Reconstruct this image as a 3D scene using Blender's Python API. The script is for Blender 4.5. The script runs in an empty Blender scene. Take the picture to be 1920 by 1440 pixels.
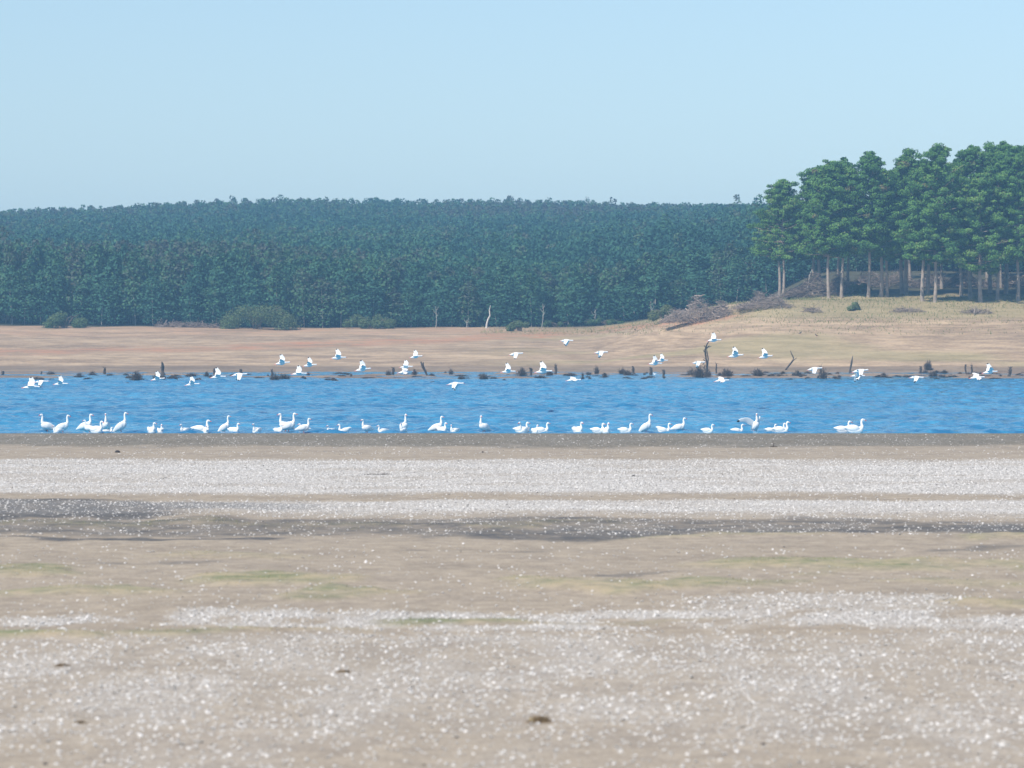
import bpy, bmesh, math, random
import numpy as np
from mathutils import Vector, Matrix, Euler

# ------------------------------------------------------------------ camera, world, sun, exposure
sc = bpy.context.scene
COL = sc.collection
CAM_Z = 5.0
HOR = 620.0            # image row of the horizon in the 1920 x 1440 photograph
FPX = 6000.0
cam = bpy.data.cameras.new('camera')
cam.sensor_width = 36.0
cam.lens = 36.0 * FPX / 1920.0
cam.clip_start = 0.5
cam.clip_end = 6000
cam.dof.use_dof = True
cam.dof.focus_distance = 215
cam.dof.aperture_fstop = 1.8
camo = bpy.data.objects.new('camera', cam)
COL.objects.link(camo)
camo.location = (0, 0, CAM_Z)
camo.rotation_euler = (math.radians(90) - math.atan((720 - HOR) / FPX), 0, 0)
sc.camera = camo

SUN_EL, SUN_AZ = math.radians(48), math.radians(-138)   # azimuth from +Y towards +X: behind the camera, from the left
w = bpy.data.worlds.new('World')
sc.world = w
w.use_nodes = True
nt = w.node_tree
nt.nodes.clear()
sky = nt.nodes.new('ShaderNodeTexSky')
sky.sky_type = 'NISHITA'
sky.sun_disc = False
sky.sun_elevation = SUN_EL
sky.sun_rotation = SUN_AZ
sky.altitude = 3000
sky.air_density = 1.0
sky.dust_density = 0.8
sky.ozone_density = 4.0
bg = nt.nodes.new('ShaderNodeBackground')
bg.inputs['Strength'].default_value = 0.075
wo = nt.nodes.new('ShaderNodeOutputWorld')
gt = nt.nodes.new('ShaderNodeTexCoord')
mp_ = nt.nodes.new('ShaderNodeMapping'); mp_.inputs['Scale'].default_value = (1, 1, .4)   # a sky that pales less quickly above the horizon
nt.links.new(gt.outputs['Generated'], mp_.inputs[0]); nt.links.new(mp_.outputs[0], sky.inputs[0])
nt.links.new(sky.outputs[0], bg.inputs[0])
nt.links.new(bg.outputs[0], wo.inputs[0])

sun = bpy.data.lights.new('sun', 'SUN')
sun.energy = 3.5
sun.angle = math.radians(0.5)
sun.color = (1.0, 0.93, 0.83)
suno = bpy.data.objects.new('sun', sun)
COL.objects.link(suno)
sd = Vector((math.sin(SUN_AZ) * math.cos(SUN_EL), math.cos(SUN_AZ) * math.cos(SUN_EL), math.sin(SUN_EL)))
suno.rotation_euler = sd.to_track_quat('Z', 'Y').to_euler()
suno.location = sd * 80

sc.view_settings.view_transform = 'Standard'
sc.view_settings.look = 'None'
sc.view_settings.exposure = 0.68
sc.view_settings.gamma = 1.0
sc.cycles.max_bounces = 5
sc.cycles.diffuse_bounces = 2
sc.cycles.volume_bounces = 0
sc.cycles.caustics_reflective = False
sc.cycles.caustics_refractive = False

rng = np.random.default_rng(7)
random.seed(7)

# ------------------------------------------------------------------ helpers
def tag(o, label=None, cat=None, group=None, kind=None):
    if label: o['label'] = label
    if cat: o['category'] = cat
    if group: o['group'] = group
    if kind: o['kind'] = kind
    return o

def empty(name, loc=(0, 0, 0), rz=0.0, s=1.0, parent=None):
    o = bpy.data.objects.new(name, None)
    o.empty_display_size = 0.3
    COL.objects.link(o)
    o.location = loc
    o.rotation_euler = (0, 0, rz)
    o.scale = (s, s, s) if not hasattr(s, '__len__') else s
    o.parent = parent
    return o

def link(name, me, parent=None, loc=(0, 0, 0), rz=0.0, s=1.0):
    o = bpy.data.objects.new(name, me)
    COL.objects.link(o)
    o.parent = parent
    o.location = loc
    o.rotation_euler = (0, 0, rz)
    o.scale = (s, s, s) if not hasattr(s, '__len__') else s
    return o

def np_mesh(name, V, F, mat, smooth=False, tint=None, attrs=None):
    """V (n,3); F (m,k) with equal-sided faces; tint (n,) or attrs {name: (n,4)} per vertex."""
    V = np.asarray(V, np.float32); F = np.asarray(F, np.int32)
    me = bpy.data.meshes.new(name)
    k = F.shape[1]
    me.vertices.add(len(V)); me.vertices.foreach_set('co', V.ravel())
    me.loops.add(F.size); me.loops.foreach_set('vertex_index', F.ravel())
    me.polygons.add(len(F))
    me.polygons.foreach_set('loop_start', np.arange(0, F.size, k, dtype=np.int32))
    me.polygons.foreach_set('loop_total', np.full(len(F), k, np.int32))
    me.polygons.foreach_set('use_smooth', np.full(len(F), smooth, bool))
    me.update(calc_edges=True)
    if tint is not None:
        a = me.attributes.new('tint', 'FLOAT', 'POINT')
        a.data.foreach_set('value', np.asarray(tint, np.float32))
    for n, c in (attrs or {}).items():
        a = me.color_attributes.new(n, 'FLOAT_COLOR', 'POINT')
        a.data.foreach_set('color', np.asarray(c, np.float32).ravel())
    me.materials.append(mat)
    me.validate()
    return me

def hash2(ix, iy, seed):
    h = (ix * 374761393 + iy * 668265263 + seed * 1442695041) & 0xffffffff
    h = ((h ^ (h >> 13)) * 1274126177) & 0xffffffff
    return ((h ^ (h >> 16)) & 0xffff) / 65535.0

def vnoise(x, y, seed=0):
    x = np.asarray(x, float); y = np.asarray(y, float)
    ix = np.floor(x).astype(np.int64); iy = np.floor(y).astype(np.int64)
    fx = x - ix; fy = y - iy
    fx = fx * fx * (3 - 2 * fx); fy = fy * fy * (3 - 2 * fy)
    a = hash2(ix, iy, seed); b = hash2(ix + 1, iy, seed)
    c = hash2(ix, iy + 1, seed); d = hash2(ix + 1, iy + 1, seed)
    return (a * (1 - fx) + b * fx) * (1 - fy) + (c * (1 - fx) + d * fx) * fy

def fbm(x, y, seed=0, oct=4):
    s = 0; a = 0.5; t = 0
    for i in range(oct):
        s = s + a * vnoise(np.asarray(x) * 2 ** i, np.asarray(y) * 2 ** i, seed + i * 17); t += a; a *= 0.5
    return s / t

def sstep(a, b, x):
    t = np.clip((np.asarray(x, float) - a) / (b - a), 0, 1)
    return t * t * (3 - 2 * t)

def tube(path, radii, n=6, cap=True):
    """tube along a path; returns quads only"""
    P = np.asarray(path, float); R = np.asarray(radii, float)
    T = np.gradient(P, axis=0); T /= np.linalg.norm(T, axis=1)[:, None] + 1e-9
    ref = np.array([0, 0, 1.0]) if abs(T[0][2]) < 0.8 else np.array([1.0, 0, 0])
    V = []
    for p, t, r in zip(P, T, R):
        u = np.cross(ref, t); u /= np.linalg.norm(u) + 1e-9
        v = np.cross(t, u)
        for k in range(n):
            a = 2 * math.pi * k / n
            V.append(p + r * (math.cos(a) * u + math.sin(a) * v))
    F = []
    for i in range(len(P) - 1):
        for k in range(n):
            k2 = (k + 1) % n
            F.append((i * n + k, i * n + k2, (i + 1) * n + k2, (i + 1) * n + k))
    return np.array(V), np.array(F)

class Acc:
    def __init__(s): s.V = []; s.F = []; s.T = []; s.n = 0
    def add(s, V, F, t=0.5):
        V = np.asarray(V, float); F = np.asarray(F, int)
        if not len(F): return
        s.V.append(V); s.F.append(F + s.n); s.n += len(V)
        s.T.append(np.full(len(V), t) if np.isscalar(t) else np.asarray(t))
    def mesh(s, name, mat, smooth=False):
        return np_mesh(name, np.concatenate(s.V), np.concatenate(s.F), mat, smooth, np.concatenate(s.T))

def leaves(C, size, r, aspect=1.5, upbias=0.0, nrm=None):
    """a diamond leaf-clump quad at every centre; size (n,); nrm: rough facing of each"""
    n = len(C)
    w_ = r.normal(size=(n, 3)) * (.55 if nrm is not None else 1.0); w_[:, 2] += upbias
    if nrm is not None: w_ = w_ + nrm
    u = np.cross(w_, r.normal(size=(n, 3))); u /= np.linalg.norm(u, axis=1)[:, None] + 1e-9
    v = np.cross(u, w_); v /= np.linalg.norm(v, axis=1)[:, None] + 1e-9
    s = np.asarray(size)[:, None] * 0.5
    V = np.stack([C + u * s * aspect, C + v * s, C - u * s * aspect, C - v * s], 1).reshape(-1, 3)
    F = np.arange(4 * n).reshape(n, 4)
    return V, F

# ------------------------------------------------------------------ materials
def new_mat(name):
    m = bpy.data.materials.new(name); m.use_nodes = True
    t = m.node_tree
    b = t.nodes['Principled BSDF']
    b.inputs['Roughness'].default_value = 0.8
    b.inputs['Specular IOR Level'].default_value = 0.25
    return m, t, b

def N(t, kind, **kw):
    n = t.nodes.new(kind)
    for k, v in kw.items():
        if k in n.inputs.keys(): n.inputs[k].default_value = v
        else: setattr(n, k, v)
    return n

def ramp(t, fac, stops):
    r = t.nodes.new('ShaderNodeValToRGB')
    e = r.color_ramp.elements
    while len(e) > 1: e.remove(e[0])
    e[0].position = stops[0][0]; e[0].color = (*stops[0][1], 1)
    for p, c in stops[1:]:
        x = e.new(p); x.color = (*c, 1)
    t.links.new(fac, r.inputs[0])
    return r.outputs[0]

def mixc(t, fac, a, b, mode='MIX'):
    m = t.nodes.new('ShaderNodeMix'); m.data_type = 'RGBA'; m.blend_type = mode
    for s, v in ((0, fac), (6, a), (7, b)):
        if isinstance(v, (int, float)): m.inputs[s].default_value = v
        elif isinstance(v, tuple): m.inputs[s].default_value = (*v, 1)
        else: t.links.new(v, m.inputs[s])
    return m.outputs[2]

def noise(t, scale, detail=4, vec=None, rough=0.55, mapping=None):
    n = N(t, 'ShaderNodeTexNoise'); n.inputs['Scale'].default_value = scale
    n.inputs['Detail'].default_value = detail; n.inputs['Roughness'].default_value = rough
    if vec is None:
        tc = N(t, 'ShaderNodeTexCoord'); vec = tc.outputs['Object']
    if mapping:
        mp = N(t, 'ShaderNodeMapping'); mp.inputs['Scale'].default_value = mapping
        t.links.new(vec, mp.inputs[0]); vec = mp.outputs[0]
    t.links.new(vec, n.inputs['Vector'])
    return n.outputs['Fac']

def math_(t, op, a, b=0.0, clamp=False):
    m = t.nodes.new('ShaderNodeMath'); m.operation = op; m.use_clamp = clamp
    for i, v in enumerate((a, b)):
        if isinstance(v, (int, float)): m.inputs[i].default_value = v
        else: t.links.new(v, m.inputs[i])
    return m.outputs[0]

def plain(name, c, rough=0.8, var=0.25, scale=8.0):
    m, t, b = new_mat(name)
    f = noise(t, scale)
    lo = tuple(x * (1 - var) for x in c); hi = tuple(min(1, x * (1 + var)) for x in c)
    t.links.new(ramp(t, f, [(0.3, lo), (0.7, hi)]), b.inputs['Base Color'])
    b.inputs['Roughness'].default_value = rough
    return m

def foliage(name, stops, transl=0.25):
    m, t, b = new_mat(name)
    at = N(t, 'ShaderNodeAttribute'); at.attribute_name = 'tint'
    col = ramp(t, at.outputs['Fac'], stops)
    b.inputs['Roughness'].default_value = 0.75
    b.inputs['Specular IOR Level'].default_value = 0.15
    t.links.new(col, b.inputs['Base Color'])
    tr = N(t, 'ShaderNodeBsdfTranslucent'); t.links.new(col, tr.inputs[0])
    mx = N(t, 'ShaderNodeMixShader'); mx.inputs[0].default_value = transl
    t.links.new(b.outputs[0], mx.inputs[1]); t.links.new(tr.outputs[0], mx.inputs[2])
    t.links.new(mx.outputs[0], t.nodes['Material Output'].inputs[0])
    return m

M = {}
M['feather'] = plain('white feathers', (0.86, 0.85, 0.82), 0.7, 0.04, 20)
M['bill'] = plain('red bill', (0.65, 0.10, 0.10), 0.45, 0.1)
M['leg'] = plain('pink legs', (0.75, 0.30, 0.28), 0.6, 0.1)
M['black'] = plain('black feathers', (0.02, 0.02, 0.022), 0.6, 0.2)
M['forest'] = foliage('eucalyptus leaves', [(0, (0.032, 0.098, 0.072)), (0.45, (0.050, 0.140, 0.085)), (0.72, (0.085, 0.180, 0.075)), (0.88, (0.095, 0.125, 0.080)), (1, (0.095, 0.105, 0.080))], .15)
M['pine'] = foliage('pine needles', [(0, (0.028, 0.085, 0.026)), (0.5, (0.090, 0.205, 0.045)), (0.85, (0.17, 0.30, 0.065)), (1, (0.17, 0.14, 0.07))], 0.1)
M['shrub'] = foliage('shrub leaves', [(0, (0.060, 0.125, 0.050)), (0.6, (0.115, 0.185, 0.075)), (1, (0.17, 0.20, 0.09))], 0.25)
M['twig'] = foliage('dry twigs', [(0, (0.06, 0.050, 0.048)), (0.5, (0.22, 0.17, 0.135)), (1, (0.42, 0.34, 0.28))], 0.0)
M['darkwood'] = foliage('waterlogged wood', [(0, (0.045, 0.037, 0.032)), (0.6, (0.10, 0.08, 0.066)), (1, (0.18, 0.145, 0.12))], 0.0)
M['bark'] = plain('pine bark', (0.34, 0.28, 0.225), 0.9, 0.3, 1.5)
M['gumbark'] = plain('pale gum bark', (0.42, 0.40, 0.36), 0.8, 0.3, 1.2)
M['deadbark'] = plain('bleached dead wood', (0.62, 0.58, 0.52), 0.8, 0.2, 2)
M['shell'] = foliage('mussel shells', [(0, (0.36, 0.335, 0.30)), (0.5, (0.50, 0.475, 0.44)), (1, (0.70, 0.67, 0.635))], 0.0)
M['grass'] = foliage('grass blades', [(0, (0.10, 0.19, 0.05)), (0.45, (0.26, 0.27, 0.11)), (0.8, (0.42, 0.36, 0.20)), (1, (0.50, 0.42, 0.27))], 0.3)
M['stone'] = plain('dark stone', (0.05, 0.045, 0.045), 0.85, 0.3, 20)
M['tuft'] = foliage('withered tuft', [(0, (0.16, 0.12, 0.07)), (0.6, (0.30, 0.21, 0.12)), (1, (0.40, 0.32, 0.18))], 0.2)
M['birdbrown'] = plain('grey brown feathers', (0.09, 0.075, 0.065), 0.7, 0.3, 30)

# ------------------------------------------------------------------ terrain
WATER = -0.60
def XP(px, D): return (px - 960.0) / FPX * D
def DN(y): return 30000.0 / (y - HOR)          # distance of a near-ground row

# patches on the near shore: (px, row, half width px, half height px, strength)
GRASS = [(1560, 1056, 210, 15, 1), (1190, 1094, 190, 17, 1), (500, 1086, 140, 15, 1), (20, 1072, 110, 11, .8), (120, 1117, 190, 15, .9),
         (640, 1118, 110, 12, .6), (1740, 1062, 230, 12, .7), (1860, 1092, 160, 12, .6), (1890, 1142, 90, 15, .9), (30, 1192, 150, 15, 1),
         (440, 1182, 210, 8, .7), (880, 1164, 140, 10, .9), (1915, 1012, 90, 8, 1), (250, 981, 320, 6, .7), (860, 986, 260, 5, .6),
         (440, 1046, 130, 8, .5), (1380, 1006, 200, 5, .6), (620, 1106, 40, 10, 1), (1420, 1095, 100, 10, .5), (1200, 1168, 200, 6, .4)]
MUD = [(180, 946, 560, 12, .9), (60, 962, 340, 12, 1), (960, 987, 2200, 20, .66), (1060, 1001, 290, 8, .82), (1480, 996, 340, 8, .85), (1850, 992, 240, 9, .9), (260, 1011, 360, 4, 1),
       (770, 985, 90, 3, 1), (150, 995, 260, 3, .8), (900, 1030, 200, 3, .5), (1180, 1072, 160, 4, .6),
       (1850, 1028, 150, 5, .55), (300, 1060, 160, 4, .5), (960, 824, 1600, 15, 1), (960, 812, 1600, 9, .9)]
def patches(L, x, y):
    m = np.zeros_like(x)
    wx = x + (fbm(x * 0.8, y * 0.4, 91) - .5) * 1.8; wy = y + (fbm(x * 0.5, y * 0.35, 95) - .5) * 5
    if L is GRASS: L = [(a_, b_, c_ * 1.35, d_ * .8, e_) for a_, b_, c_, d_, e_ in L]
    for px, row, hw, hh, s in L:
        D = DN(row); cx = XP(px, D); rx = hw / FPX * D; ry = D * D / 30000 * hh
        q = ((wx - cx) / rx) ** 2 + ((wy - D) / ry) ** 2
        m = np.maximum(m, s * sstep(1.25, 0.35, q))
    return m

def near_z(x, y):
    g = patches(GRASS, x, y)
    und = (fbm(x * .18, y * .12, 5) - .5) * .16 + (fbm(x * .7, y * .45, 6) - .5) * .05
    wgt = sstep(28, 45, y) * (1 - sstep(112, 128, y)) * sstep(30, 20, np.abs(x) - y * .16)
    return (und + g * 0.07) * wgt + (fbm(x * .25, y * .2, 8) - .5) * .05 * sstep(112, 125, y) * (1 - sstep(156, 160, y))

YT = [(-4000, 400), (0, 395), (130, 390), (250, 384), (460, 374), (640, 374), (950, 375), (1130, 379), (1280, 385), (1420, 387), (1920, 388), (6000, 395)]
def terrain(x, y):
    x = np.asarray(x, float); y = np.asarray(y, float)
    z = near_z(x, y)
    back = -0.0034 * np.clip(y - 153.5, 0, None) ** 2
    z = z + np.maximum(back, -.74) - .56 * sstep(178, 215, y)
    # far shallows, mud bars and shore
    bars = (fbm(x * .07, y * .16, 21) - .5) * 1.15 + (fbm(x * .35, y * .35, 22) - .5) * .34
    sh = -1.3 + 0.54 * sstep(330, 372, y) + 0.10 * sstep(372, 425, y) + .06 * sstep(424, 434, y)
    sh = sh - .04 + bars * sstep(358, 385, y) * (1 - sstep(435, 455, y)) + .14 * np.exp(-((y - 387 - 9 * (fbm(x * .04, 0 * y, 27) - .5)) / 2.6) ** 2) * sstep(.42, .56, fbm(x * .035, 0 * y, 28) + .12 * sstep(-5, 25, x))
    z = np.where(y > 300, sh, z)
    rise_l = 6.3 * np.clip((y - 431) / 129, 0, 1) ** 0.95
    t = np.clip((y - 431) / 59, 0, 1)
    rise_r = 10.3 * (0.75 * t + 0.25 * sstep(0, 1, t)) + 0.085 * np.clip(y - 492, 0, 66) * sstep(40, 56, x)
    r = sstep(9, 40, x + (fbm(x * .03, y * .03, 25) - .5) * 10)
    rise = rise_l * (1 - r) + rise_r * r
    und = (fbm(x * .03, y * .06, 31) - .5) * .7 + (fbm(x * .15, y * .15, 32) - .5) * .3
    z = np.where(y > 428, z + rise + und * sstep(432, 455, y), z)
    # forest hill
    px = x / 1000.0 * FPX + 960
    top = np.interp(px, [a for a, b in YT], [b for a, b in YT])
    zr = CAM_Z + (HOR - top) / FPX * 1000 - 12.5
    base = 5.75 * (1 - r) + (9.7 * r + 5.6 * sstep(40, 56, x))
    s = np.clip((y - 560) / 440, 0, 1)
    hill = (zr - base) * (0.8 * s + 0.2 * s * s)
    z = np.where(y > 560, z + hill, z)
    z = z - 0.03 * np.clip(y - 1010, 0, 400)
    return z

def solve_D(px, row, lo=430.0, hi=620.0):
    D = np.linspace(lo, hi, 500)
    z = terrain((px - 960) / FPX * D, D)
    rr = HOR - (z - CAM_Z) / D * FPX
    i = np.where(rr <= row)[0]
    return float(D[i[0]]) if len(i) else hi

xs = np.concatenate([np.arange(0, 16, .22), np.arange(16, 60, .8), np.arange(60, 140, 2.5), np.geomspace(140, 1400, 36)])
xs = np.concatenate([-xs[:0:-1], xs])
ys = np.concatenate([np.arange(-60, 28, 4), np.arange(28, 130, .25), np.arange(130, 180, .5), np.arange(180, 350, 8), np.arange(350, 440, .9),
                     np.arange(440, 570, 1.6), np.arange(570, 1040, 7), np.geomspace(1040, 2600, 24)])
GX, GY = np.meshgrid(xs, ys)
gx, gy = GX.ravel(), GY.ravel()
gz = terrain(gx, gy)

def masks(x, y):
    g = patches(GRASS, x, y); mud = patches(MUD, x, y)
    n1 = fbm(x * .5, y * .25, 41); n2 = fbm(x * .9, y * .4, 43)
    row = HOR + 30000.0 / np.clip(y, 20, 400); px = x / np.clip(y, 20, 400) * FPX + 960
    rw = row + (n1 - .5) * 4.5
    band1 = sstep(858, 866, rw) * (1 - .9 * sstep(921, 931, rw))* (1 - sstep(932, 940, rw + 4 * sstep(600, 0, px)))
    band2 = sstep(936, 941, rw) * (1 - .6 * sstep(956, 964, rw)) * (1 - sstep(964, 978, rw)) * (0.32 + 0.68 * sstep(200, 850, px))
    band3 = sstep(1138, 1148, rw) * (1 - sstep(1172, 1190, rw)) * sstep(.35, .6, n2)
    fg = 0.43 * sstep(1176, 1200, row) * (0.62 + .62 * sstep(.3, .75, n2)) * (1 - .35 * sstep(1300, 1440, row))
    sparse = .05 * sstep(1010, 1040, row) * (0.3 + 1.4 * n2) + .14 * sstep(962, 975, row) * (1 - sstep(1000, 1012, row)) * n2 * 2 \
        + .30 * (1 - sstep(838, 860, row)) * n2
    band4 = .5 * sstep(1110, 1122, rw) * (1 - sstep(1140, 1150, rw)) * sstep(1100, 1500, px) * (1 - sstep(1750, 1850, px))
    streak = .62 + .38 * sstep(.34, .62, fbm(x * .22, y * .55, 47))
    shell = np.clip(np.maximum.reduce([band1 * streak, band2 * (.5 + .5 * streak), .75 * band3, fg, sparse, band4]), 0, 1) * (1 - .8 * np.clip(g, 0, 1))
    shell = shell * (1 - 0.0 * mud)
    shell = np.where(y > 154, 0, shell)
    return g, np.clip(mud, 0, 1), np.clip(shell, 0, 1)

g_, mud_, shell_ = masks(gx, gy)
nearm = (gy < 260).astype(float)
g_ = g_ * nearm; mud_ = mud_ * nearm; shell_ = shell_ * nearm
MA = np.stack([np.clip(g_, 0, 1), mud_, shell_, np.ones_like(gx)], 1)
# far shore masks: red soil, green tint, forest floor with painted grove shade
pxg = gx / np.clip(gy, 30, None) * FPX + 960
rowg = HOR - (gz - CAM_Z) / np.clip(gy, 30, None) * FPX
redline = np.interp(pxg, [-400, 0, 350, 700, 1000, 1150, 1300, 1400, 2500], [664, 660, 655, 642, 628, 616, 604, 590, 560])
red = 1.2 * sstep(8, 1, np.abs(rowg - redline + (fbm(gx * .1, gy * .1, 51) - .5) * 12)) * (fbm(gx * .06, gy * .12, 52) > .38) * (1 - sstep(1340, 1420, pxg))
red2 = .6 * sstep(640, 622, rowg) * sstep(520, 530, gy) * (1 - sstep(1000, 1200, pxg))
red = np.clip(np.maximum(red, red2 * fbm(gx * .08, gy * .1, 54) * 1.2), 0, 1) * (gy > 430)
grn = sstep(.50, .72, fbm(gx * .05, gy * .09, 53)) * (gy > 430) * .75 * sstep(800, 1200, pxg) + .15 * (gy > 430)
grn = np.maximum(grn, sstep(1330, 1430, pxg) * sstep(604, 590, rowg) * (gy > 440) * .9)
floor_shade = np.maximum(sstep(556, 563, gy), .85 * sstep(499, 508, gy + 6 * (fbm(gx * .2, gy * .2, 57) - .5)) * sstep(33, 42, gx))  # second term paints the shade under the pines as dark litter
MB_ = np.stack([red, np.clip(grn, 0, 1), floor_shade, np.ones_like(gx)], 1)
nx, ny = len(xs), len(ys)
idx = np.arange(nx * ny).reshape(ny, nx)
GF = np.stack([idx[:-1, :-1], idx[:-1, 1:], idx[1:, 1:], idx[1:, :-1]], -1).reshape(-1, 4)

m, t, b = new_mat('shore ground')
tc = N(t, 'ShaderNodeTexCoord'); OB = tc.outputs['Object']
sx = N(t, 'ShaderNodeSeparateXYZ'); t.links.new(OB, sx.inputs[0])
A = N(t, 'ShaderNodeAttribute'); A.attribute_name = 'near'
sA = N(t, 'ShaderNodeSeparateColor'); t.links.new(A.outputs['Color'], sA.inputs[0])
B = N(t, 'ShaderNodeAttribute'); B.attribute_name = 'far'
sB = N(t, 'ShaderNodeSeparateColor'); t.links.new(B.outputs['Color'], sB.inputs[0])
n_big = noise(t, .35, 5, OB); n_mid = noise(t, 2.2, 5, OB); n_fine = noise(t, 14, 4, OB); n_pat = noise(t, .9, 5, OB, .7)
def contr(n, k): return math_(t, 'ADD', math_(t, 'MULTIPLY', math_(t, 'SUBTRACT', n, .5), k), .5)
nn = math_(t, 'ADD', math_(t, 'MULTIPLY', math_(t, 'SUBTRACT', n_mid, .5), 1.6), math_(t, 'MULTIPLY', math_(t, 'SUBTRACT', n_pat, .5), 2.2))
sand = ramp(t, n_big, [(.36, (.23, .185, .14)), (.45, (.33, .265, .19)), (.52, (.42, .34, .245)), (.58, (.34, .275, .205)), (.66, (.27, .22, .17))])
sand = mixc(t, .55, sand, ramp(t, n_mid, [(.38, (.22, .175, .13)), (.62, (.44, .36, .265))]))
sand = mixc(t, .35, sand, ramp(t, n_fine, [(.38, (.23, .195, .155)), (.62, (.47, .40, .315))]))
grass = ramp(t, math_(t, 'ADD', math_(t, 'MULTIPLY', n_mid, .5), math_(t, 'MULTIPLY', n_big, .5)), [(.40, (.15, .19, .085)), (.47, (.27, .26, .15)), (.54, (.38, .32, .20)), (.6, (.42, .34, .22))])
gm = math_(t, 'MULTIPLY', sA.outputs[0], math_(t, 'ADD', .75, nn, True), True)
c = mixc(t, gm, sand, grass)
mudc = ramp(t, n_mid, [(.3, (.065, .065, .065)), (.55, (.125, .118, .11)), (.7, (.25, .215, .18))])
mudc = mixc(t, math_(t, 'GREATER_THAN', sx.outputs[1], 118.0), mudc, ramp(t, contr(noise(t, 5.5, 4, OB, .7), 1.8), [(.2, (.085, .072, .055)), (.5, (.17, .15, .115)), (.8, (.35, .31, .25))]))
mm = ramp(t, math_(t, 'ADD', sA.outputs[1], math_(t, 'MULTIPLY', nn, .75)), [(.22, (0, 0, 0)), (.92, (1, 1, 1))])
c = mixc(t, mm, c, mudc)
shc = ramp(t, n_fine, [(.36, (.34, .31, .275)), (.52, (.53, .50, .46)), (.68, (.68, .65, .61))])
c = mixc(t, math_(t, 'MULTIPLY', math_(t, 'SUBTRACT', sA.outputs[2], .12, True), 0.92, True), c, shc)
# far shore: contour bands left by the sinking water
cmb = N(t, 'ShaderNodeCombineXYZ')
t.links.new(math_(t, 'MULTIPLY', sx.outputs[0], .022), cmb.inputs[0])
t.links.new(math_(t, 'MULTIPLY', sx.outputs[1], .01), cmb.inputs[1])
t.links.new(math_(t, 'MULTIPLY', sx.outputs[2], 1.1), cmb.inputs[2])
n_con = noise(t, 1.6, 6, cmb.outputs[0], .65)
far = ramp(t, contr(n_con, 2.4), [(.28, (.23, .175, .13)), (.42, (.33, .255, .185)), (.5, (.40, .30, .21)), (.58, (.47, .355, .245)), (.66, (.34, .27, .205)), (.76, (.54, .43, .30))])
cmb2 = N(t, 'ShaderNodeCombineXYZ')
t.links.new(math_(t, 'MULTIPLY', sx.outputs[0], .10), cmb2.inputs[0]); t.links.new(math_(t, 'MULTIPLY', sx.outputs[1], .12), cmb2.inputs[1])
t.links.new(math_(t, 'MULTIPLY', sx.outputs[2], 1.6), cmb2.inputs[2])
n_c2 = noise(t, 1.7, 6, cmb2.outputs[0], .7)
far = mixc(t, .5, far, ramp(t, contr(n_c2, 2.3), [(.36, (.18, .13, .105)), (.45, (.34, .25, .19)), (.52, (.44, .33, .245)), (.58, (.34, .265, .22)), (.66, (.62, .49, .36))]))
far = mixc(t, .3, far, ramp(t, n_mid, [(.35, (.22, .17, .135)), (.65, (.50, .38, .28))]))
far = mixc(t, math_(t, 'MULTIPLY', sB.outputs[1], .55), far, (.27, .27, .14))
far = mixc(t, math_(t, 'MULTIPLY', sB.outputs[0], math_(t, 'ADD', .35, math_(t, 'MULTIPLY', math_(t, 'SUBTRACT', n_c2, .5), 3.5), True), True), far, (.40, .185, .115))
far = mixc(t, 1.0, far, (1.12, 1.03, .90), 'MULTIPLY')
wet = ramp(t, sx.outputs[2], [(0.0, (1, 1, 1)), (.22, (0, 0, 0))])
far = mixc(t, math_(t, 'MULTIPLY', wet, .55), far, (.13, .105, .085))
far = mixc(t, sB.outputs[2], far, (.045, .05, .03))  # dark floor colour, doubling as painted shade beneath the grove
isfar = math_(t, 'GREATER_THAN', sx.outputs[1], 260.0)
c = mixc(t, isfar, c, far)
t.links.new(c, b.inputs['Base Color'])
b.inputs['Roughness'].default_value = 0.95
b.inputs['Specular IOR Level'].default_value = 0.1
bp = N(t, 'ShaderNodeBump'); bp.inputs['Strength'].default_value = .5; bp.inputs['Distance'].default_value = .03
t.links.new(n_fine, bp.inputs['Height']); t.links.new(bp.outputs[0], b.inputs['Normal'])
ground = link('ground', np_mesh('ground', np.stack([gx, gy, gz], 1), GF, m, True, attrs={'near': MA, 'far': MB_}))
tag(ground, kind='structure')

# ------------------------------------------------------------------ water
m, t, b = new_mat('lake water')
wn = noise(t, 1.0, 3, mapping=(.9, .35, 1)); wl = noise(t, .05, 3, mapping=(.5, 1, 1))
wc = ramp(t, math_(t, 'ADD', math_(t, 'MULTIPLY', wn, .6), math_(t, 'MULTIPLY', wl, .4)), [(.40, (.018, .15, .30)), (.60, (.06, .29, .47))])
t.links.new(wc, b.inputs['Base Color'])
b.inputs['Roughness'].default_value = 0.12
b.inputs['IOR'].default_value = 1.33
b.inputs['Specular IOR Level'].default_value = 0.5
wb = noise(t, 5.0, 4, mapping=(1, .7, 1))
bp = N(t, 'ShaderNodeBump'); bp.inputs['Strength'].default_value = 1.0; bp.inputs['Distance'].default_value = .05
t.links.new(wb, bp.inputs['Height']); t.links.new(bp.outputs[0], b.inputs['Normal'])
wx = np.concatenate([np.arange(0, 80, .30), np.geomspace(80, 1350, 60)]); wx = np.concatenate([-wx[:0:-1], wx])
wy = np.arange(158, 462, .34)
WX, WY = np.meshgrid(wx, wy); X, Y = WX.ravel(), WY.ravel()
wz = np.zeros_like(X)
for i in range(34):
    lam = rng.uniform(.75, 3.0); th = rng.normal(math.radians(-80), .7)
    wz += .0125 * lam ** .7 * np.sin((X * math.cos(th) + Y * math.sin(th)) * 2 * math.pi / lam + rng.uniform(0, 6.28))
gust = .45 + .9 * fbm(X * .03, Y * .05, 61)
calm = 1 - .75 * sstep(352, 375, Y)
edge = sstep(158, 166, Y)
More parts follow.
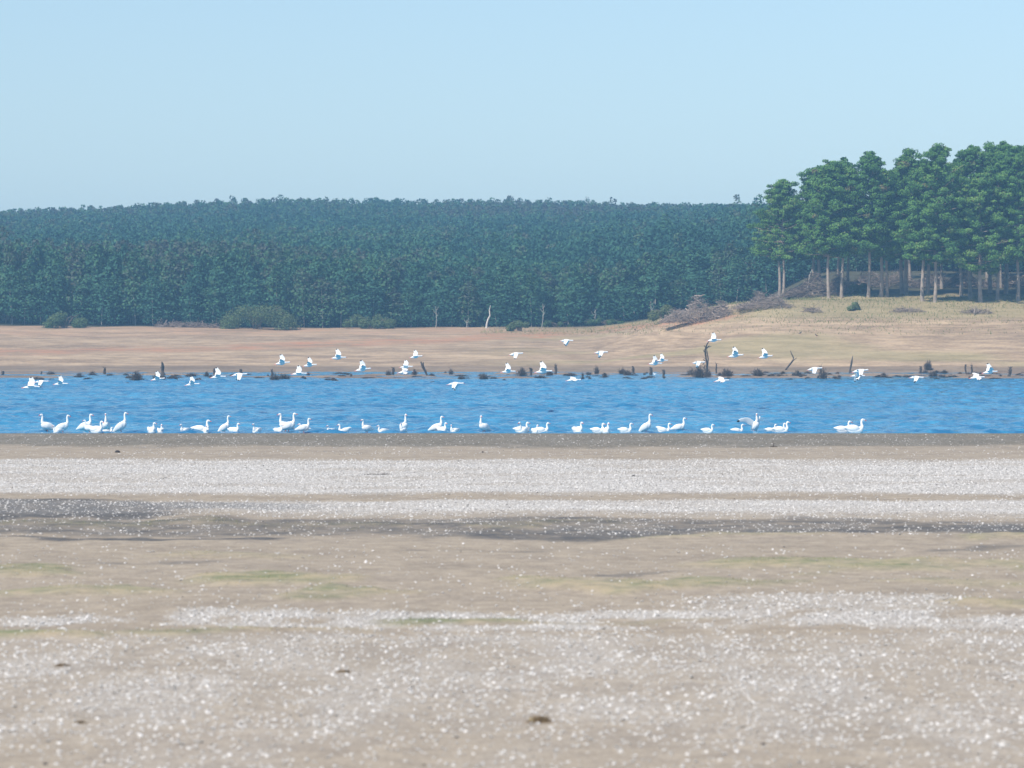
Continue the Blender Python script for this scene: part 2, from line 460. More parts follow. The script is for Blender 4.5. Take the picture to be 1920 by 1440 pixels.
wz = WATER + wz * gust * calm * edge * (np.abs(X) < 82)
k = len(wx); idx = np.arange(len(X)).reshape(len(wy), k)
WF = np.stack([idx[:-1, :-1], idx[:-1, 1:], idx[1:, 1:], idx[1:, :-1]], -1).reshape(-1, 4)
tag(link('water', np_mesh('water', np.stack([X, Y, wz], 1), WF, m, True)), kind='structure')

# ------------------------------------------------------------------ shells and grass on the near shore (stuff)
def scatter(n, ymin, ymax, fn, r):
    y = np.sqrt(r.uniform(ymin ** 2, ymax ** 2, n)); hw = y * .16 + 4
    x = r.uniform(-1, 1, n) * (y * .175 + 2.5)
    keep = r.random(n) < fn(x, y)
    return x[keep], y[keep]
def shells():
    r = np.random.default_rng(11)
    Vs, Ts = [], []; Fs = []; n0 = 0
    parts = [(80000, 30, 64, 1.0, .050), (190000, 64, 132, .9, .050), (16000, 132, 153.8, 1, .05)]
    for n, a, bb, dens, sz in parts:
        x, y = scatter(n, a, bb, lambda x, y: masks(x, y)[2] * dens, r)
        z = terrain(x, y)
        m_ = len(x); s = sz * np.minimum(np.exp(r.normal(0, .33, m_)), 1.6) * .5
        k = 6
        ang = np.arange(k) * 2 * math.pi / k
        rot = r.uniform(0, 6.28, m_); el = r.uniform(.55, .8, m_)
        ring = np.stack([np.cos(ang)[None] * s[:, None], np.sin(ang)[None] * (s * el)[:, None]], -1)
        ring = ring * r.uniform(.85, 1.15, (m_, k, 1))
        ring2 = ring * .55
        H = s * r.uniform(.25, .6, m_)
        tx, ty = r.normal(0, .2, m_), r.normal(0, .2, m_)      # tilt
        def place(q, h):
            cx = q[..., 0] * np.cos(rot)[:, None] - q[..., 1] * np.sin(rot)[:, None]
            cy = q[..., 0] * np.sin(rot)[:, None] + q[..., 1] * np.cos(rot)[:, None]
            hz = h[:, None] + cx * tx[:, None] + cy * ty[:, None]
            return np.stack([x[:, None] + cx, y[:, None] + cy, z[:, None] + hz + .004], -1)
        V = np.concatenate([place(ring, H * .05), place(ring2, H)], 1)
        base = np.arange(m_)[:, None, None] * (2 * k) + n0
        F = np.array([[i, (i + 1) % k, k + (i + 1) % k, k + i] for i in range(k)] + [[k, k + 1, k + 2, k + 3], [k, k + 3, k + 4, k + 5]])
        Fs.append((F[None] + base).reshape(-1, 4)); Vs.append(V.reshape(-1, 3)); n0 += m_ * 2 * k
        Ts.append(np.repeat(np.clip(r.normal(.6, .28, m_), 0, 1), 2 * k))
    o = link('shells', np_mesh('shells', np.concatenate(Vs), np.concatenate(Fs), M['shell'], True, np.concatenate(Ts)))
    tag(o, 'white mussel shells strewn in bands over the dry near shore', 'shells', kind='stuff')
shells()

def blades(x, y, h, wd, lean, r, tint):
    z = terrain(x, y); n = len(x)
    a = r.uniform(0, 6.28, n); la = r.uniform(0, 6.28, n)
    dx, dy = np.cos(a) * wd, np.sin(a) * wd
    lx, ly = np.cos(la) * lean * h, np.sin(la) * lean * h
    B0 = np.stack([x - dx, y - dy, z - .01], -1); B1 = np.stack([x + dx, y + dy, z - .01], -1)
    T0 = np.stack([x + lx + dx * .2, y + ly + dy * .2, z + h], -1)
    V = np.stack([B0, B1, T0], 1).reshape(-1, 3)
    return V, np.arange(3 * n).reshape(n, 3), np.repeat(tint, 3)
r = np.random.default_rng(5)
VV, FF, TT = [], [], []; n0 = 0
def addb(x, y, h, wd, lean, tint):
    global n0
    V, F, T = blades(x, y, h, wd, lean, r, tint)
    VV.append(V); FF.append(F + n0); TT.append(T); n0 += len(V)
x, y = scatter(160000, 50, 90, lambda x, y: np.clip(masks(x, y)[0], 0, 1) * sstep(.35, .7, fbm(x * 1.3, y * .8, 71)), r)
addb(x, y, r.uniform(.012, .045, len(x)), .006, .8, np.clip(1.1 * fbm(x * .6, y * .35, 73) + r.normal(.08, .15, len(x)), 0, 1))
x, y = scatter(16000, 151, 157, lambda x, y: .04 + .3 * sstep(8, 20, x), r)
addb(x, y, r.uniform(.01, .06, len(x)), .006, .6, r.uniform(.2, .9, len(x)))
tag(link('grass', np_mesh('grass', np.concatenate(VV), np.concatenate(FF), M['grass'], False, np.concatenate(TT))),
    'short yellow green grass creeping over low mounds of the near shore', 'grass', kind='stuff')
VV, FF, TT = [], [], []; n0 = 0
n = 150000
x = r.uniform(-60, 110, n); y = r.uniform(432, 575, n)
pp = x / y * FPX + 960; zz = terrain(x, y); rr = HOR - (zz - CAM_Z) / y * FPX
k_ = ((y < 502) | (x < 36)) & (r.random(n) < np.where((pp > 1370) & (rr < 606), 1.0, np.where((rr < 628) & (pp > 900), .3, .0)) * (fbm(x * .12, y * .12, 77) * 1.3))
x, y = x[k_], y[k_]
addb(x, y, r.uniform(.08, .42, len(x)), .05, .5, np.clip(fbm(x * .15, y * .15, 79) * 1.2 * .72 + r.normal(0, .16, len(x)), 0, .8))
tag(link('dry_grass', np_mesh('dry_grass', np.concatenate(VV), np.concatenate(FF), M['grass'], False, np.concatenate(TT))),
    'dry tufted grass on the far bank below the pine grove and wood edge', 'grass', kind='stuff')

# ------------------------------------------------------------------ trees
def pine_mesh(H, cb, W, seed, top_w=.35, warm=0.0):
    """H height, cb crown bottom height, W crown half-width; returns crown mesh, trunk mesh"""
    r = np.random.default_rng(seed)
    cr, tk = Acc(), Acc()
    lean = r.normal(0, .25, 2)
    hs = np.linspace(-.4, H * .97, 9)
    path = np.stack([lean[0] * (hs / H) ** 2 + .12 * np.sin(hs * .5 + seed), lean[1] * (hs / H) ** 2, hs], 1)
    R0 = .15 + .008 * H * r.uniform(.5, 1.1)
    rad = R0 * (1 - .85 * (hs / H).clip(0)) * 1.0; rad[0] *= 1.25
    tk.add(*tube(path, rad, 8))
    ctr = lambda h: np.array([np.interp(h, hs, path[:, 0]), np.interp(h, hs, path[:, 1]), h])
    nb = int(38 + 2.7 * H)
    for i in range(nb):
        u = (i + r.random()) / nb
        h = cb + (H - cb) * u ** 1.05
        prof = np.interp(u, [0, .12, .35, .65, .85, 1], [.74, 1.05, 1.02, .74, .42, top_w * .5])
        L = W * prof * r.uniform(.5, 1.15)
        a = i * 2.4 + r.normal(0, .4)
        p0 = ctr(h - .6)
        if r.random() < .1: L *= 1.25
        if u > .93: L *= .6; h += r.uniform(0, .9)
        up = np.interp(u, [0, .4, 1], [-.02, .18, .7])
        d = np.array([math.cos(a), math.sin(a), up])
        p2 = p0 + d * L; p1 = (p0 + p2) / 2 + np.array([0, 0, -.15 * L * .3])
        tk.add(*tube([p0, p1, p2], [.075 * (1.3 - u), .05, .02], 4))
        for q, fr in enumerate(np.linspace(1.0, .38, 3)):
            c = p0 + d * L * fr + r.normal(0, .25, 3)
            rc = r.uniform(.5, 1.2) * (1.1 - .15 * q) * (.8 + .25 * (1 - u))
            n = int(165 * rc)
            v = r.normal(size=(n, 3)); v /= np.linalg.norm(v, axis=1)[:, None]
            v *= (r.random(n) ** .45)[:, None]
            v[:, 2] = v[:, 2] * .5 + .1; nv = v / (np.linalg.norm(v, axis=1)[:, None] + 1e-6) + d * .35
            C = c + v * rc
            V, F = leaves(C, r.uniform(.09, .25, n), r, 1.8, .15, nv)
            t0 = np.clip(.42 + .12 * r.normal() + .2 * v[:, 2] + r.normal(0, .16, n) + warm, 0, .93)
            if r.random() < .03: t0 = np.clip(t0 + .5, 0, 1)
            cr.add(V, F, np.repeat(t0, 4))
    for i in range(7):   # a few dead whiskers on the clear trunk
        h = r.uniform(cb * .55, cb); a = r.uniform(0, 6.28); p0 = ctr(h)
        p1 = p0 + np.array([math.cos(a), math.sin(a), -.15]) * r.uniform(.4, 1.3)
        tk.add(*tube([p0, (p0 + p1) / 2, p1], [.04, .03, .012], 4))
    return cr.mesh('pine_crown', M['pine']), tk.mesh('pine_trunk', M['bark'], True)

# (trunk px, base row, top row, crown bottom row, crown half width px, warm tint, label)
PINES = [
 (1469, 562, 338, 478, 56, .10, 'pale trunked pine at the left end of the grove, shorter than its neighbours'),
 (1461, 557, 372, 470, 40, .0, 'thin dark trunked pine just behind the leftmost pine of the grove'),
 (1536, 549, 312, 470, 48, .0, 'dark trunked pine between the first and second sunlit trunks of the grove'),
 (1553, 559, 300, 475, 52, .02, 'pine with the second pale trunk from the left end of the grove'),
 (1572, 553, 318, 462, 40, -.05, 'dark slim pine directly left of the third pale trunk'),
 (1579, 558, 297, 468, 56, .0, 'tall pine with the third pale trunk from the left, crown peak above it'),
 (1629, 558, 289, 462, 58, -.04, 'dark crowned pine right of the first gap in the grove skyline'),
 (1652, 557, 318, 470, 40, .03, 'slender pine whose thin trunk stands next to a thicker pale one'),
 (1662, 557, 322, 478, 36, .06, 'pine with a straight pale trunk in the middle of the grove'),
 (1690, 551, 296, 470, 40, .0, 'left one of two close shaded trunks mid grove'),
 (1699, 552, 280, 476, 44, .05, 'narrow topped pine forming the thin spire on the grove skyline'),
 (1730, 565, 310, 480, 46, .02, 'thin pine standing just left of the thickest trunk'),
 (1740, 553, 300, 470, 42, -.06, 'dark shaded pine behind the thickest trunk'),
 (1753, 567, 271, 486, 66, .03, 'thickest pine of the grove with a broad pale trunk and forked crown'),
 (1801, 556, 300, 484, 44, .0, 'pine with a half shaded trunk right of the thickest pine'),
 (1818, 560, 272, 470, 60, -.05, 'broad dark pine behind the bright green one'),
 (1838, 567, 328, 500, 66, .14, 'bright green lower pine with a pale trunk near the right edge'),
 (1857, 549, 270, 470, 46, -.04, 'dark pine behind and right of the bright green pine'),
 (1871, 563, 292, 484, 48, .02, 'pine with a mottled trunk between the bright green pine and the frame edge'),
 (1886, 551, 268, 465, 50, -.05, 'tall dark pine near the right edge, its top among the highest'),
 (1908, 564, 274, 482, 62, .0, 'pine with a crooked thick trunk at the right edge of the view'),
 (1934, 556, 268, 475, 60, .0, 'pine mostly beyond the right edge, only its crown side showing'),
]
for i, (px, base, top, cbr, hw, warm, lab) in enumerate(PINES):
    D = solve_D(px, base, 440, 600)
    z = float(terrain(XP(px, D), D))
    s = D / FPX
    H = (base - top) * s; cb = (base - cbr) * s
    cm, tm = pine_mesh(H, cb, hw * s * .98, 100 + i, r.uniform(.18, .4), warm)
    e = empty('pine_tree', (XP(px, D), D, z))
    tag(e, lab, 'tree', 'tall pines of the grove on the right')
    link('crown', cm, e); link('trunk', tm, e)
# further pines of the same grove just outside the frame: they shade and close it from the side
cmx, tmx = pine_mesh(20, 6.5, 4.0, 300)
src = None
for px, D in ((1525, 520), (1590, 524), (1705, 526), (1765, 519), (1875, 520), (1925, 526), (1700, 540), (1850, 541)):
    e = empty('pine_tree', (XP(px, D), D, float(terrain(XP(px, D), D))), px * .3)
    tag(e, 'shaded pine in the rear rows of the grove, mostly hidden by the front ones', 'tree', 'rear rows of the pine grove')
    link('crown', cmx, e); link('trunk', tmx, e)
for px, D in ((1985, 496), (2040, 512), (2090, 494), (2060, 540), (1990, 536)):
    e = empty('pine_tree', (XP(px, D), D, float(terrain(XP(px, D), D))), px * .3)
    tag(e, 'tall pine of the grove standing beyond the right edge', 'tree', 'tall pines beyond the right edge')
    link('crown', cmx, e); link('trunk', tmx, e)

def gum_crown(r, H, Wd, n, low=.15, sz=(.35, .8)):
    u = r.random(n) ** .8
    h = H * (low + (1 - low) * u)
    prof = np.interp(u, [0, .2, .5, .8, 1], [.7, 1, .97, .68, .16])
    rad = Wd * prof * (r.random(n) ** .4) * (1 + .25 * np.sin(h * 2.2 + r.uniform(0, 6)))
    a = r.uniform(0, 6.28, n)
    return np.stack([np.cos(a) * rad, np.sin(a) * rad, h], 1), r.uniform(*sz, n)

gum = []
for v in range(10):
    r2 = np.random.default_rng(500 + v)
    H = 11.0
    C, S = gum_crown(r2, H, 2.4, 1200, [.03, .06, .16][v % 3], (.18, .46))
    V, F = leaves(C, S, r2, 1.5, .2, C * [.5, .5, 0])
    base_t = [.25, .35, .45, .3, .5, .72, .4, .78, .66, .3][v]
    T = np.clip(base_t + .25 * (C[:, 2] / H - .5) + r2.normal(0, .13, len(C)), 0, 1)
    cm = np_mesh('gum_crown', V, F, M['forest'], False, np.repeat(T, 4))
    tk = Acc()
    hs = np.linspace(-.4, H * .9, 6)
    tk.add(*tube(np.stack([.2 * np.sin(hs * .4 + v), .1 * np.cos(hs * .3), hs], 1), [.04, .06, .085][v % 3] * (1.1 - hs / H), 6))
    gum.append((cm, tk.mesh('gum_trunk', M['gumbark'], True)))

def edge_D(x):     # front edge of the plantation
    return 562 + 3.0 * math.sin(x * .06) + 5 * float(fbm(x * .05, 0, 83)) - 2
r = np.random.default_rng(9)
front = []
for row in range(5):
    for i in range(60):
        x = -96 + i * (198 / 60) + r.normal(0, .9) + (row % 2) * 1.6
        D = edge_D(x) + row * 3.3 + abs(r.normal(0, 1.1))
        front.append((x, D, row))
for x, D, row in front:
    pxx = x / D * FPX + 960
    hsc = np.interp(pxx, [0, 500, 800, 1200, 1500], [1.22, 1.15, .95, .92, .9]) * r.uniform(.84, 1.1) * (.86 if row == 0 else 1)
    cm, tm = gum[int(r.integers(10))]
    s = (r.uniform(.9, 1.4), r.uniform(.9, 1.4), hsc * (r.uniform(.75, 1) if row == 0 else 1))
    e = empty('gum_tree', (x, D, float(terrain(x, D)) - .1), r.uniform(0, 6.28), s)
    tag(e, 'slender grey green plantation tree in the front rows of the wood across the water', 'tree', 'front rows of the plantation across the water')
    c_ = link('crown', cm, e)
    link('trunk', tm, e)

def forest():
    r = np.random.default_rng(21)
    pts = []
    D = 580.0
    while D < 1040:
        hw = D * .175 + 14
        xs_ = np.arange(-hw, hw, 3.0) + r.normal(0, .55, len(np.arange(-hw, hw, 3.0)))
        for x in xs_:
            pxx = x / D * FPX + 960
            if pxx < 800 and 603 + (pxx) * .02 < D < 617 + (pxx) * .02: continue
            pts.append((x, D + r.normal(0, .7)))
        D += 3.1 if D < 800 else 3.6
    P = np.array(pts); n = len(P)
    z = terrain(P[:, 0], P[:, 1])
    pxx = P[:, 0] / P[:, 1] * FPX + 960
    hs = np.where(P[:, 1] < 612, np.interp(pxx, [0, 500, 800, 1200, 1500], [1.22, 1.15, .95, .92, .9]), 1.08) * r.uniform(.86, 1.12, n)
    tall = r.random(n) < .012; hs[tall] *= r.uniform(1.08, 1.25, tall.sum())
    q = 190
    C, S = gum_crown(r, 11.0, 2.5, n * q, .38, (.24, .60))
    C = C.reshape(n, q, 3) * np.stack([r.uniform(.85, 1.2, n), r.uniform(.85, 1.2, n), hs], 1)[:, None]
    patch = fbm(P[:, 0] * .03, P[:, 1] * .02, 87, 3)
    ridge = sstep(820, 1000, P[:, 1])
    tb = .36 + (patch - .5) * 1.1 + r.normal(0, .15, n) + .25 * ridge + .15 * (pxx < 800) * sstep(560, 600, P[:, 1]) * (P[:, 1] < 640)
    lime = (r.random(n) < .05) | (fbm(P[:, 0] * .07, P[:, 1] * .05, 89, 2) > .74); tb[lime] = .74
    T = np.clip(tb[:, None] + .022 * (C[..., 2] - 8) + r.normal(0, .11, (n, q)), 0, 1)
    NR = (C * [.5, .5, 0]).reshape(-1, 3)
    C += np.stack([P[:, 0], P[:, 1], z], 1)[:, None]
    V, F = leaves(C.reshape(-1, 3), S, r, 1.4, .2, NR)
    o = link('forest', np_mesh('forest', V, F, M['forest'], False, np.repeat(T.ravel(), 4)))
    tag(o, 'dense blue green plantation covering the hill behind the lake', 'forest', kind='stuff')
forest()

# ------------------------------------------------------------------ shrubs, dead tree, brush piles
def brush(w_, h_, dep, seed, n, skew=0.0, tmean=.5):
    r = np.random.default_rng(seed); a = Acc()
    for i in range(n):
        x = r.uniform(-1, 1); env = (1 - abs(x - skew * .3) ** 2.2)
        y = r.uniform(-1, 1) * dep; zt = h_ * max(.08, env) * math.sqrt(max(.02, 1 - (y / dep) ** 2)) * r.random() ** .6 * (.85 + .3 * math.sin(x * 9 + seed))
        c = np.array([x * w_, y, zt * .95]); L = r.uniform(.5, 2.2)
        an = r.normal(.0, .9); el = r.normal(.25, .35)
        d = np.array([math.cos(an) * math.cos(el) * (1 if r.random() < .6 else -1), math.sin(an) * math.cos(el), math.sin(el)])
        c[2] = max(c[2], abs(d[2]) * L * .4)
        bend = r.normal(0, .15, 3) * L
        rr = r.uniform(.012, .035) if r.random() < .93 else r.uniform(.06, .11)
        a.add(*tube([c - d * L * .5, c + bend * .5, c + d * L * .5], [rr, rr * .9, rr * .4], 4), np.clip(r.normal(tmean, .22), 0, 1))
    return a.mesh('brush', M['twig'])
def shrub_mesh(w_, h_, seed, mat, t0=.5, dens=1.0, twigs=14):
    r = np.random.default_rng(seed); a = Acc(); tw = Acc()
    ncl = max(6, int(w_ * 4))
    for i in range(ncl):
        x = r.uniform(-1, 1) * w_ * .85; y = r.uniform(-1, 1) * w_ * .35
        top = h_ * max(.12, 1 - (x / w_) ** 2)
        c = np.array([x, y, top * r.uniform(.25, .74)]); rc = max(.5, h_ * .36) * r.uniform(.8, 1.2)
        n = int(420 * dens)
        v = r.normal(size=(n, 3)); v /= np.linalg.norm(v, axis=1)[:, None]; v *= (r.random(n) ** .4)[:, None]; v[:, 2] *= .8
        C = c + v * rc; C[:, 2] = np.maximum(C[:, 2], .02)
        V, F = leaves(C, r.uniform(.10, .24, n), r, 1.5, .3, v)
        a.add(V, F, np.repeat(np.clip(t0 + .15 + .15 * v[:, 2] + r.normal(0, .15, n), 0, 1), 4))
    for i in range(twigs):
        x = r.uniform(-.5, .5) * w_; e = np.array([r.uniform(-1, 1) * w_ * .8, r.uniform(-.3, .3) * w_, h_ * r.uniform(.4, .8)])
        tw.add(*tube([[x * .3, 0, -.1], (np.array([x * .5, 0, h_ * .4]) + e) / 2, e], [.06, .04, .015], 4))
    return a.mesh('shrub_foliage', mat), tw.mesh('shrub_stems', M['twig'])

SHRUBS = [  # px centre, base row, half w px, h px, tint, mat, label
 (484, 617, 70, 44, .62, 'shrub', 'largest rounded green shrub at the foot of the wood, left of centre'),
 (122, 615, 42, 26, .45, 'shrub', 'low domed green shrub near the left edge at the foot of the wood'),
 (350, 614, 58, 13, .3, 'twig', 'greyish low thicket between the two rounded green shrubs on the left'),
 (690, 616, 58, 24, .55, 'shrub', 'wide flat green shrub right of the largest rounded one'),
 (975, 621, 22, 20, .55, 'shrub', 'small dark rounded bush alone on the sand edge right of the dead trunk'),
 (1248, 603, 34, 28, .75, 'shrub', 'yellow green bush at the left foot of the large brush heap'),
 (1045, 611, 34, 12, .3, 'shrub', 'low dull scrub at the wood edge right of the small rounded bush'),
 (1130, 610, 46, 12, .2, 'shrub', 'low scrub at the wood edge below thin pale trunks'),
 (880, 612, 26, 13, .4, 'shrub', 'small scrub clump just left of the pale dead trunk'),
 (1602, 582, 12, 13, .75, 'shrub', 'small dark green bush on the bank below the grove'),
 (1612, 547, 24, 20, .85, 'shrub', 'bright green bush in the brush between the grove trunks'),
 (1475, 520, 14, 12, .85, 'shrub', 'tiny bright green bush just right of the leftmost pale trunk'),
 (1700, 585, 30, 8, .3, 'twig', 'thin brownish weeds on the bank below the middle of the grove'),
 (1830, 588, 28, 9, .3, 'twig', 'thin brownish weeds on the bank below the right part of the grove'),
 (1520, 585, 18, 9, .3, 'twig', 'thin brownish weeds on the bank left of the small dark bush'),
]
for i, (px, row, hw, hh, t0, mt, lab) in enumerate(SHRUBS):
    D = solve_D(px, row, 430, 600); D = min(D, 563)
    if px > 1200 and row < 560: D = 505 if px == 1612 else 515
    s = D / FPX
    cm, tm = shrub_mesh(hw * s, hh * s * 1.25, 700 + i, M['shrub'], t0, .9)
    if mt == 'twig': cm = brush(hw * s, hh * s * .8, 1.2, 700 + i, int(hw * (9 if px < 600 else 4)), 0, .6)
    e = empty('shrub', (XP(px, D), D, float(terrain(XP(px, D), D))))
    tag(e, lab, 'shrub')
    link('foliage', cm, e); link('stem', tm, e)

# pale dead trunk in front of the wood
D = 560.0; s = D / FPX
pts = [(912, 616), (913, 606), (915, 598), (919, 590), (918, 580), (920, 571)]
z0 = float(terrain(XP(912, D), D))
P = np.array([[(a - 912) * s, 0, (613 - bb) * s] for a, bb in pts])
a = Acc(); a.add(*tube(P, [.2, .16, .14, .12, .09, .05], 8))
o = link('dead_tree', a.mesh('dead_tree', M['deadbark'], True), loc=(XP(912, D), 556, float(terrain(XP(912, 556), 556))))
tag(o, 'bleached bare dead trunk curving up in front of the dark wood', 'dead tree')
for px, top, base_, lab in ((817, 572, 612, 'thin straight pale bare trunk at the wood edge, left of the bleached curved one'),
                            (874, 600, 613, 'short pale stub at the wood edge just left of the bleached curved trunk'),
                            (1017, 562, 606, 'pale bare trunk rising among foliage right of the small rounded bush'),
                            (1113, 580, 611, 'leaning pale bare trunk at the wood edge well right of the small rounded bush'),
                            (1221, 572, 604, 'pale bare trunk beside the yellow green bush')):
    D = 560.0; s = D / FPX; h = (base_ - top) * s
    a = Acc(); hs = np.linspace(-.3, h, 6); a.add(*tube(np.stack([.12 * np.sin(hs + px) + (.12 * hs if px in (1113,) else .02 * hs), 0 * hs, hs], 1), .075 * (1.1 - .6 * hs / h), 6))
    for q in range(3):
        p = np.array([0.05, 0, h * (.5 + .15 * q)]); a.add(*tube([p, p + [.3 * (-1) ** q, 0, .3], p + [.45 * (-1) ** q, .1, .8]], [.04, .03, .01], 4))
    yD = edge_D(XP(px, D)) - 2.4
    o = link('bare_tree', a.mesh('bare_tree', M['gumbark'], True), loc=(XP(px, yD), yD, float(terrain(XP(px, yD), yD))))
    tag(o, lab, 'dead tree', 'bare pale trunks at the wood edge')

BR = [ # px, base row, half w px, h px, n, label
 (1312, 603, 70, 50, 1900, .3, .8, 'large grey heap of cut brush and twigs at the wood edge left of the grove'),
 (1430, 578, 50, 32, 1000, .6, .68, 'brush heap sloping up to the leftmost pine of the grove'),
 (1545, 556, 75, 50, 1600, .0, .42, 'dark brush heap behind the left trunks of the grove, one stick poking up'),
 (1660, 549, 85, 34, 1300, .0, .5, 'heap of felled branches behind the middle trunks of the grove'),
 (1790, 545, 80, 34, 1300, .0, .5, 'long windrow of branches behind the right trunks of the grove'),
 (1925, 547, 70, 40, 900, .0, .45, 'windrow of branches behind the trunks at the right edge'),
]
for i, (px, row, hw, hh, n, skew, tm, lab) in enumerate(BR):
    D = min(solve_D(px, row, 430, 600), 552) if i < 2 else (506 if i == 2 else 522)
    s = D / FPX
    e = empty('brush_pile', (XP(px, D), D, float(terrain(XP(px, D), D)) - .1))
    tag(e, lab, 'brush pile', 'heaps of cut brush beside the grove')
    link('twigs', brush(hw * s, hh * s, 2.4, 800 + i, n, skew, tm), e)
    a = Acc(); rr = np.random.default_rng(i)
    for q in range(3):
        x = rr.uniform(-.5, .5) * hw * s; an = rr.normal(0, .3)
        p = np.array([x, -2.2, .35 + .25 * q]); d = np.array([math.cos(an), .3 * math.sin(an), rr.normal(.05, .1)]) * rr.uniform(1.0, 2.2)
        a = Acc(); a.add(*tube([p - d, p, p + d], [.09, .08, .04], 6), .6); link('log', a.mesh('log', M['twig'], True), e)
    if i == 2:
        a = Acc(); a.add(*tube([[-2.6, 0, 1.5], [-2.3, 0, 3.4], [-1.9, 0, 4.4]], [.08, .06, .03], 5)); link('stick', a.mesh('stick', M['deadbark'], True), e)

# ------------------------------------------------------------------ drowned wood along the far shallows
def tangle(seed, n=90, w_=.5, h_=1.0, up=.5, thick=.02):
    """normalised: half width w_, height h_; a bush of forking dead twigs"""
    r = np.random.default_rng(seed); a = Acc()
    for i in range(n):
        x0 = r.uniform(-.5, .5) * w_; y0 = r.uniform(-.4, .4) * w_
        an = r.uniform(0, 6.28); sp = r.uniform(.1, 1.0)
        e = np.array([x0 + math.cos(an) * w_ * sp * .8, y0 + math.sin(an) * w_ * sp * .8, h_ * r.uniform(.15, 1.0) * (1.05 - .5 * sp)])
        m_ = (np.array([x0, y0, 0]) + e) / 2 + r.normal(0, .06, 3)
        t_ = r.random()
        a.add(*tube([[x0, y0, -.25], m_, e], [thick * 1.6, thick, thick * .4], 4), t_)
        for q in range(2):
            f = m_ + (e - m_) * r.random(); g = f + r.normal(0, .16, 3); g[2] = max(.02, g[2])
            a.add(*tube([f, (f + g) / 2, g], [thick * .7, thick * .5, thick * .25], 3) if False else tube([f, (f + g) / 2, g], [thick * .7, thick * .5, thick * .25], 4), t_)
    return a.mesh('tangle', M['darkwood'])
def stump(seed, lean=0.0, ragged=True):
    r = np.random.default_rng(seed); a = Acc()
    hs = np.linspace(-.3, 1, 8)
    rad = np.interp(hs, [-.3, 0, .3, .8, 1], [.34, .28, .2, .22, .08]) * r.uniform(.8, 1.2, 8)
    a.add(*tube(np.stack([lean * hs + .05 * np.sin(hs * 7 + seed), .04 * np.cos(hs * 5), hs], 1), rad, 7), .35)
    for i in range(9):
        h = r.uniform(.2, .95); an = r.uniform(0, 6.28); p = np.array([lean * h, 0, h])
        d = np.array([math.cos(an) * .35, math.sin(an) * .35, r.uniform(-.1, .35)])
        a.add(*tube([p, p + d * .6, p + d], [.06, .045, .015], 4), r.random())
    return a.mesh('stump', M['darkwood'], False)
def mound(seed):
    r = np.random.default_rng(seed); a = Acc()
    for i in range(60):
        x = r.uniform(-.5, .5); h = (1 - (2 * x) ** 2) * r.random()
        an = r.normal(0, .5); L = r.uniform(.15, .4); d = np.array([math.cos(an), math.sin(an) * .5, r.normal(0, .5) * .5]) * L * .5
        c = np.array([x, r.uniform(-.25, .25), max(.06, h * .8)])
        a.add(*tube([c - d, c + [0, 0, .05], c + d], [.05, .06, .02], 4), r.random())
    return a.mesh('mound', M['darkwood'])
TG = [tangle(900 + i, 80 + 10 * i) for i in range(4)]
ST = [stump(920 + i, [-.15, .2, 0, .35][i]) for i in range(4)]
MO = [mound(930 + i) for i in range(3)]
WOOD = [ # kind, px, base row, width px, height px, rot/variant
 ('s',5,703,7,8),('m',72,713,24,9),('s',77,702,5,7),('m',97,713,16,5),('m',166,712,22,6),('t',173,703,12,11),('s',196,702,8,12),('m',236,704,12,6),
 ('m',238,719,10,4),('t',258,714,28,22),('t',300,712,26,17),('s',306,704,9,24),('t',324,713,20,12),('m',330,708,26,8),('t',358,706,26,10),('s',401,703,9,13),
 ('t',388,706,12,12),('m',440,705,20,6),('s',453,703,9,12),('m',372,714,14,8),
 ('t',516,713,20,18),('t',533,711,22,13),('m',568,712,14,9),('m',620,714,26,8),('s',510,704,7,12),('m',640,706,20,5),('s',658,708,6,6),('t',728,704,12,14),('s',737,703,7,13),
 ('t',776,706,12,12),('m',685,710,10,4),('t',846,702,9,14),('m',811,717,10,4),('t',865,711,14,9),('m',876,710,12,4),('t',907,711,20,16),('m',946,714,10,5),
 ('t',978,705,20,19),('s',996,704,8,15),('t',1012,709,24,8),('s',1042,702,8,18),('t',1030,704,14,12),('m',1068,704,26,6),('t',1119,702,11,19),('m',1103,708,12,5),('t',1133,708,13,11),
 ('t',1166,702,14,14),('t',1176,704,16,12),('s',1189,702,8,16),('s',1221,703,8,15),('m',1222,708,14,5),('s',1244,706,7,14),
 ('t',1297,706,18,20),('t',1312,708,26,26),('t',1326,707,14,18),('s',1343,701,5,18),('t',1363,708,22,17),('t',1421,708,26,18),('m',1446,708,16,6),
 ('t',1493,706,24,14),('t',1544,710,16,26),('s',1538,700,5,14),('m',1515,710,12,5),('m',1480,712,16,4),
 ('m',1655,708,36,7),('m',1681,707,24,5),('m',1572,711,12,4),('t',1740,694,15,21),('t',1750,706,20,14),('s',1726,700,6,13),('m',1785,707,26,5),('s',1811,703,5,18),('s',1822,702,6,18),
 ('s',1892,706,9,19),('m',1912,705,16,6),('m',1748,709,12,4),
]
KN = {'s': ('stump', 'dark upright broken stump'), 't': ('dead_bush', 'dark tangle of dead twigs'), 'm': ('driftwood', 'low dark mat of driftwood')}
ORD = ['first', 'second', 'third', 'fourth', 'fifth', 'sixth', 'seventh', 'eighth', 'ninth', 'tenth', 'eleventh', 'twelfth', 'thirteenth', 'fourteenth', 'fifteenth',
       'sixteenth', 'seventeenth', 'eighteenth', 'nineteenth', 'twentieth', 'twenty-first', 'twenty-second', 'twenty-third', 'twenty-fourth', 'twenty-fifth',
       'twenty-sixth', 'twenty-seventh', 'twenty-eighth', 'twenty-ninth', 'thirtieth', 'thirty-first', 'thirty-second', 'thirty-third', 'thirty-fourth']
cnt = {'s': 0, 't': 0, 'm': 0}
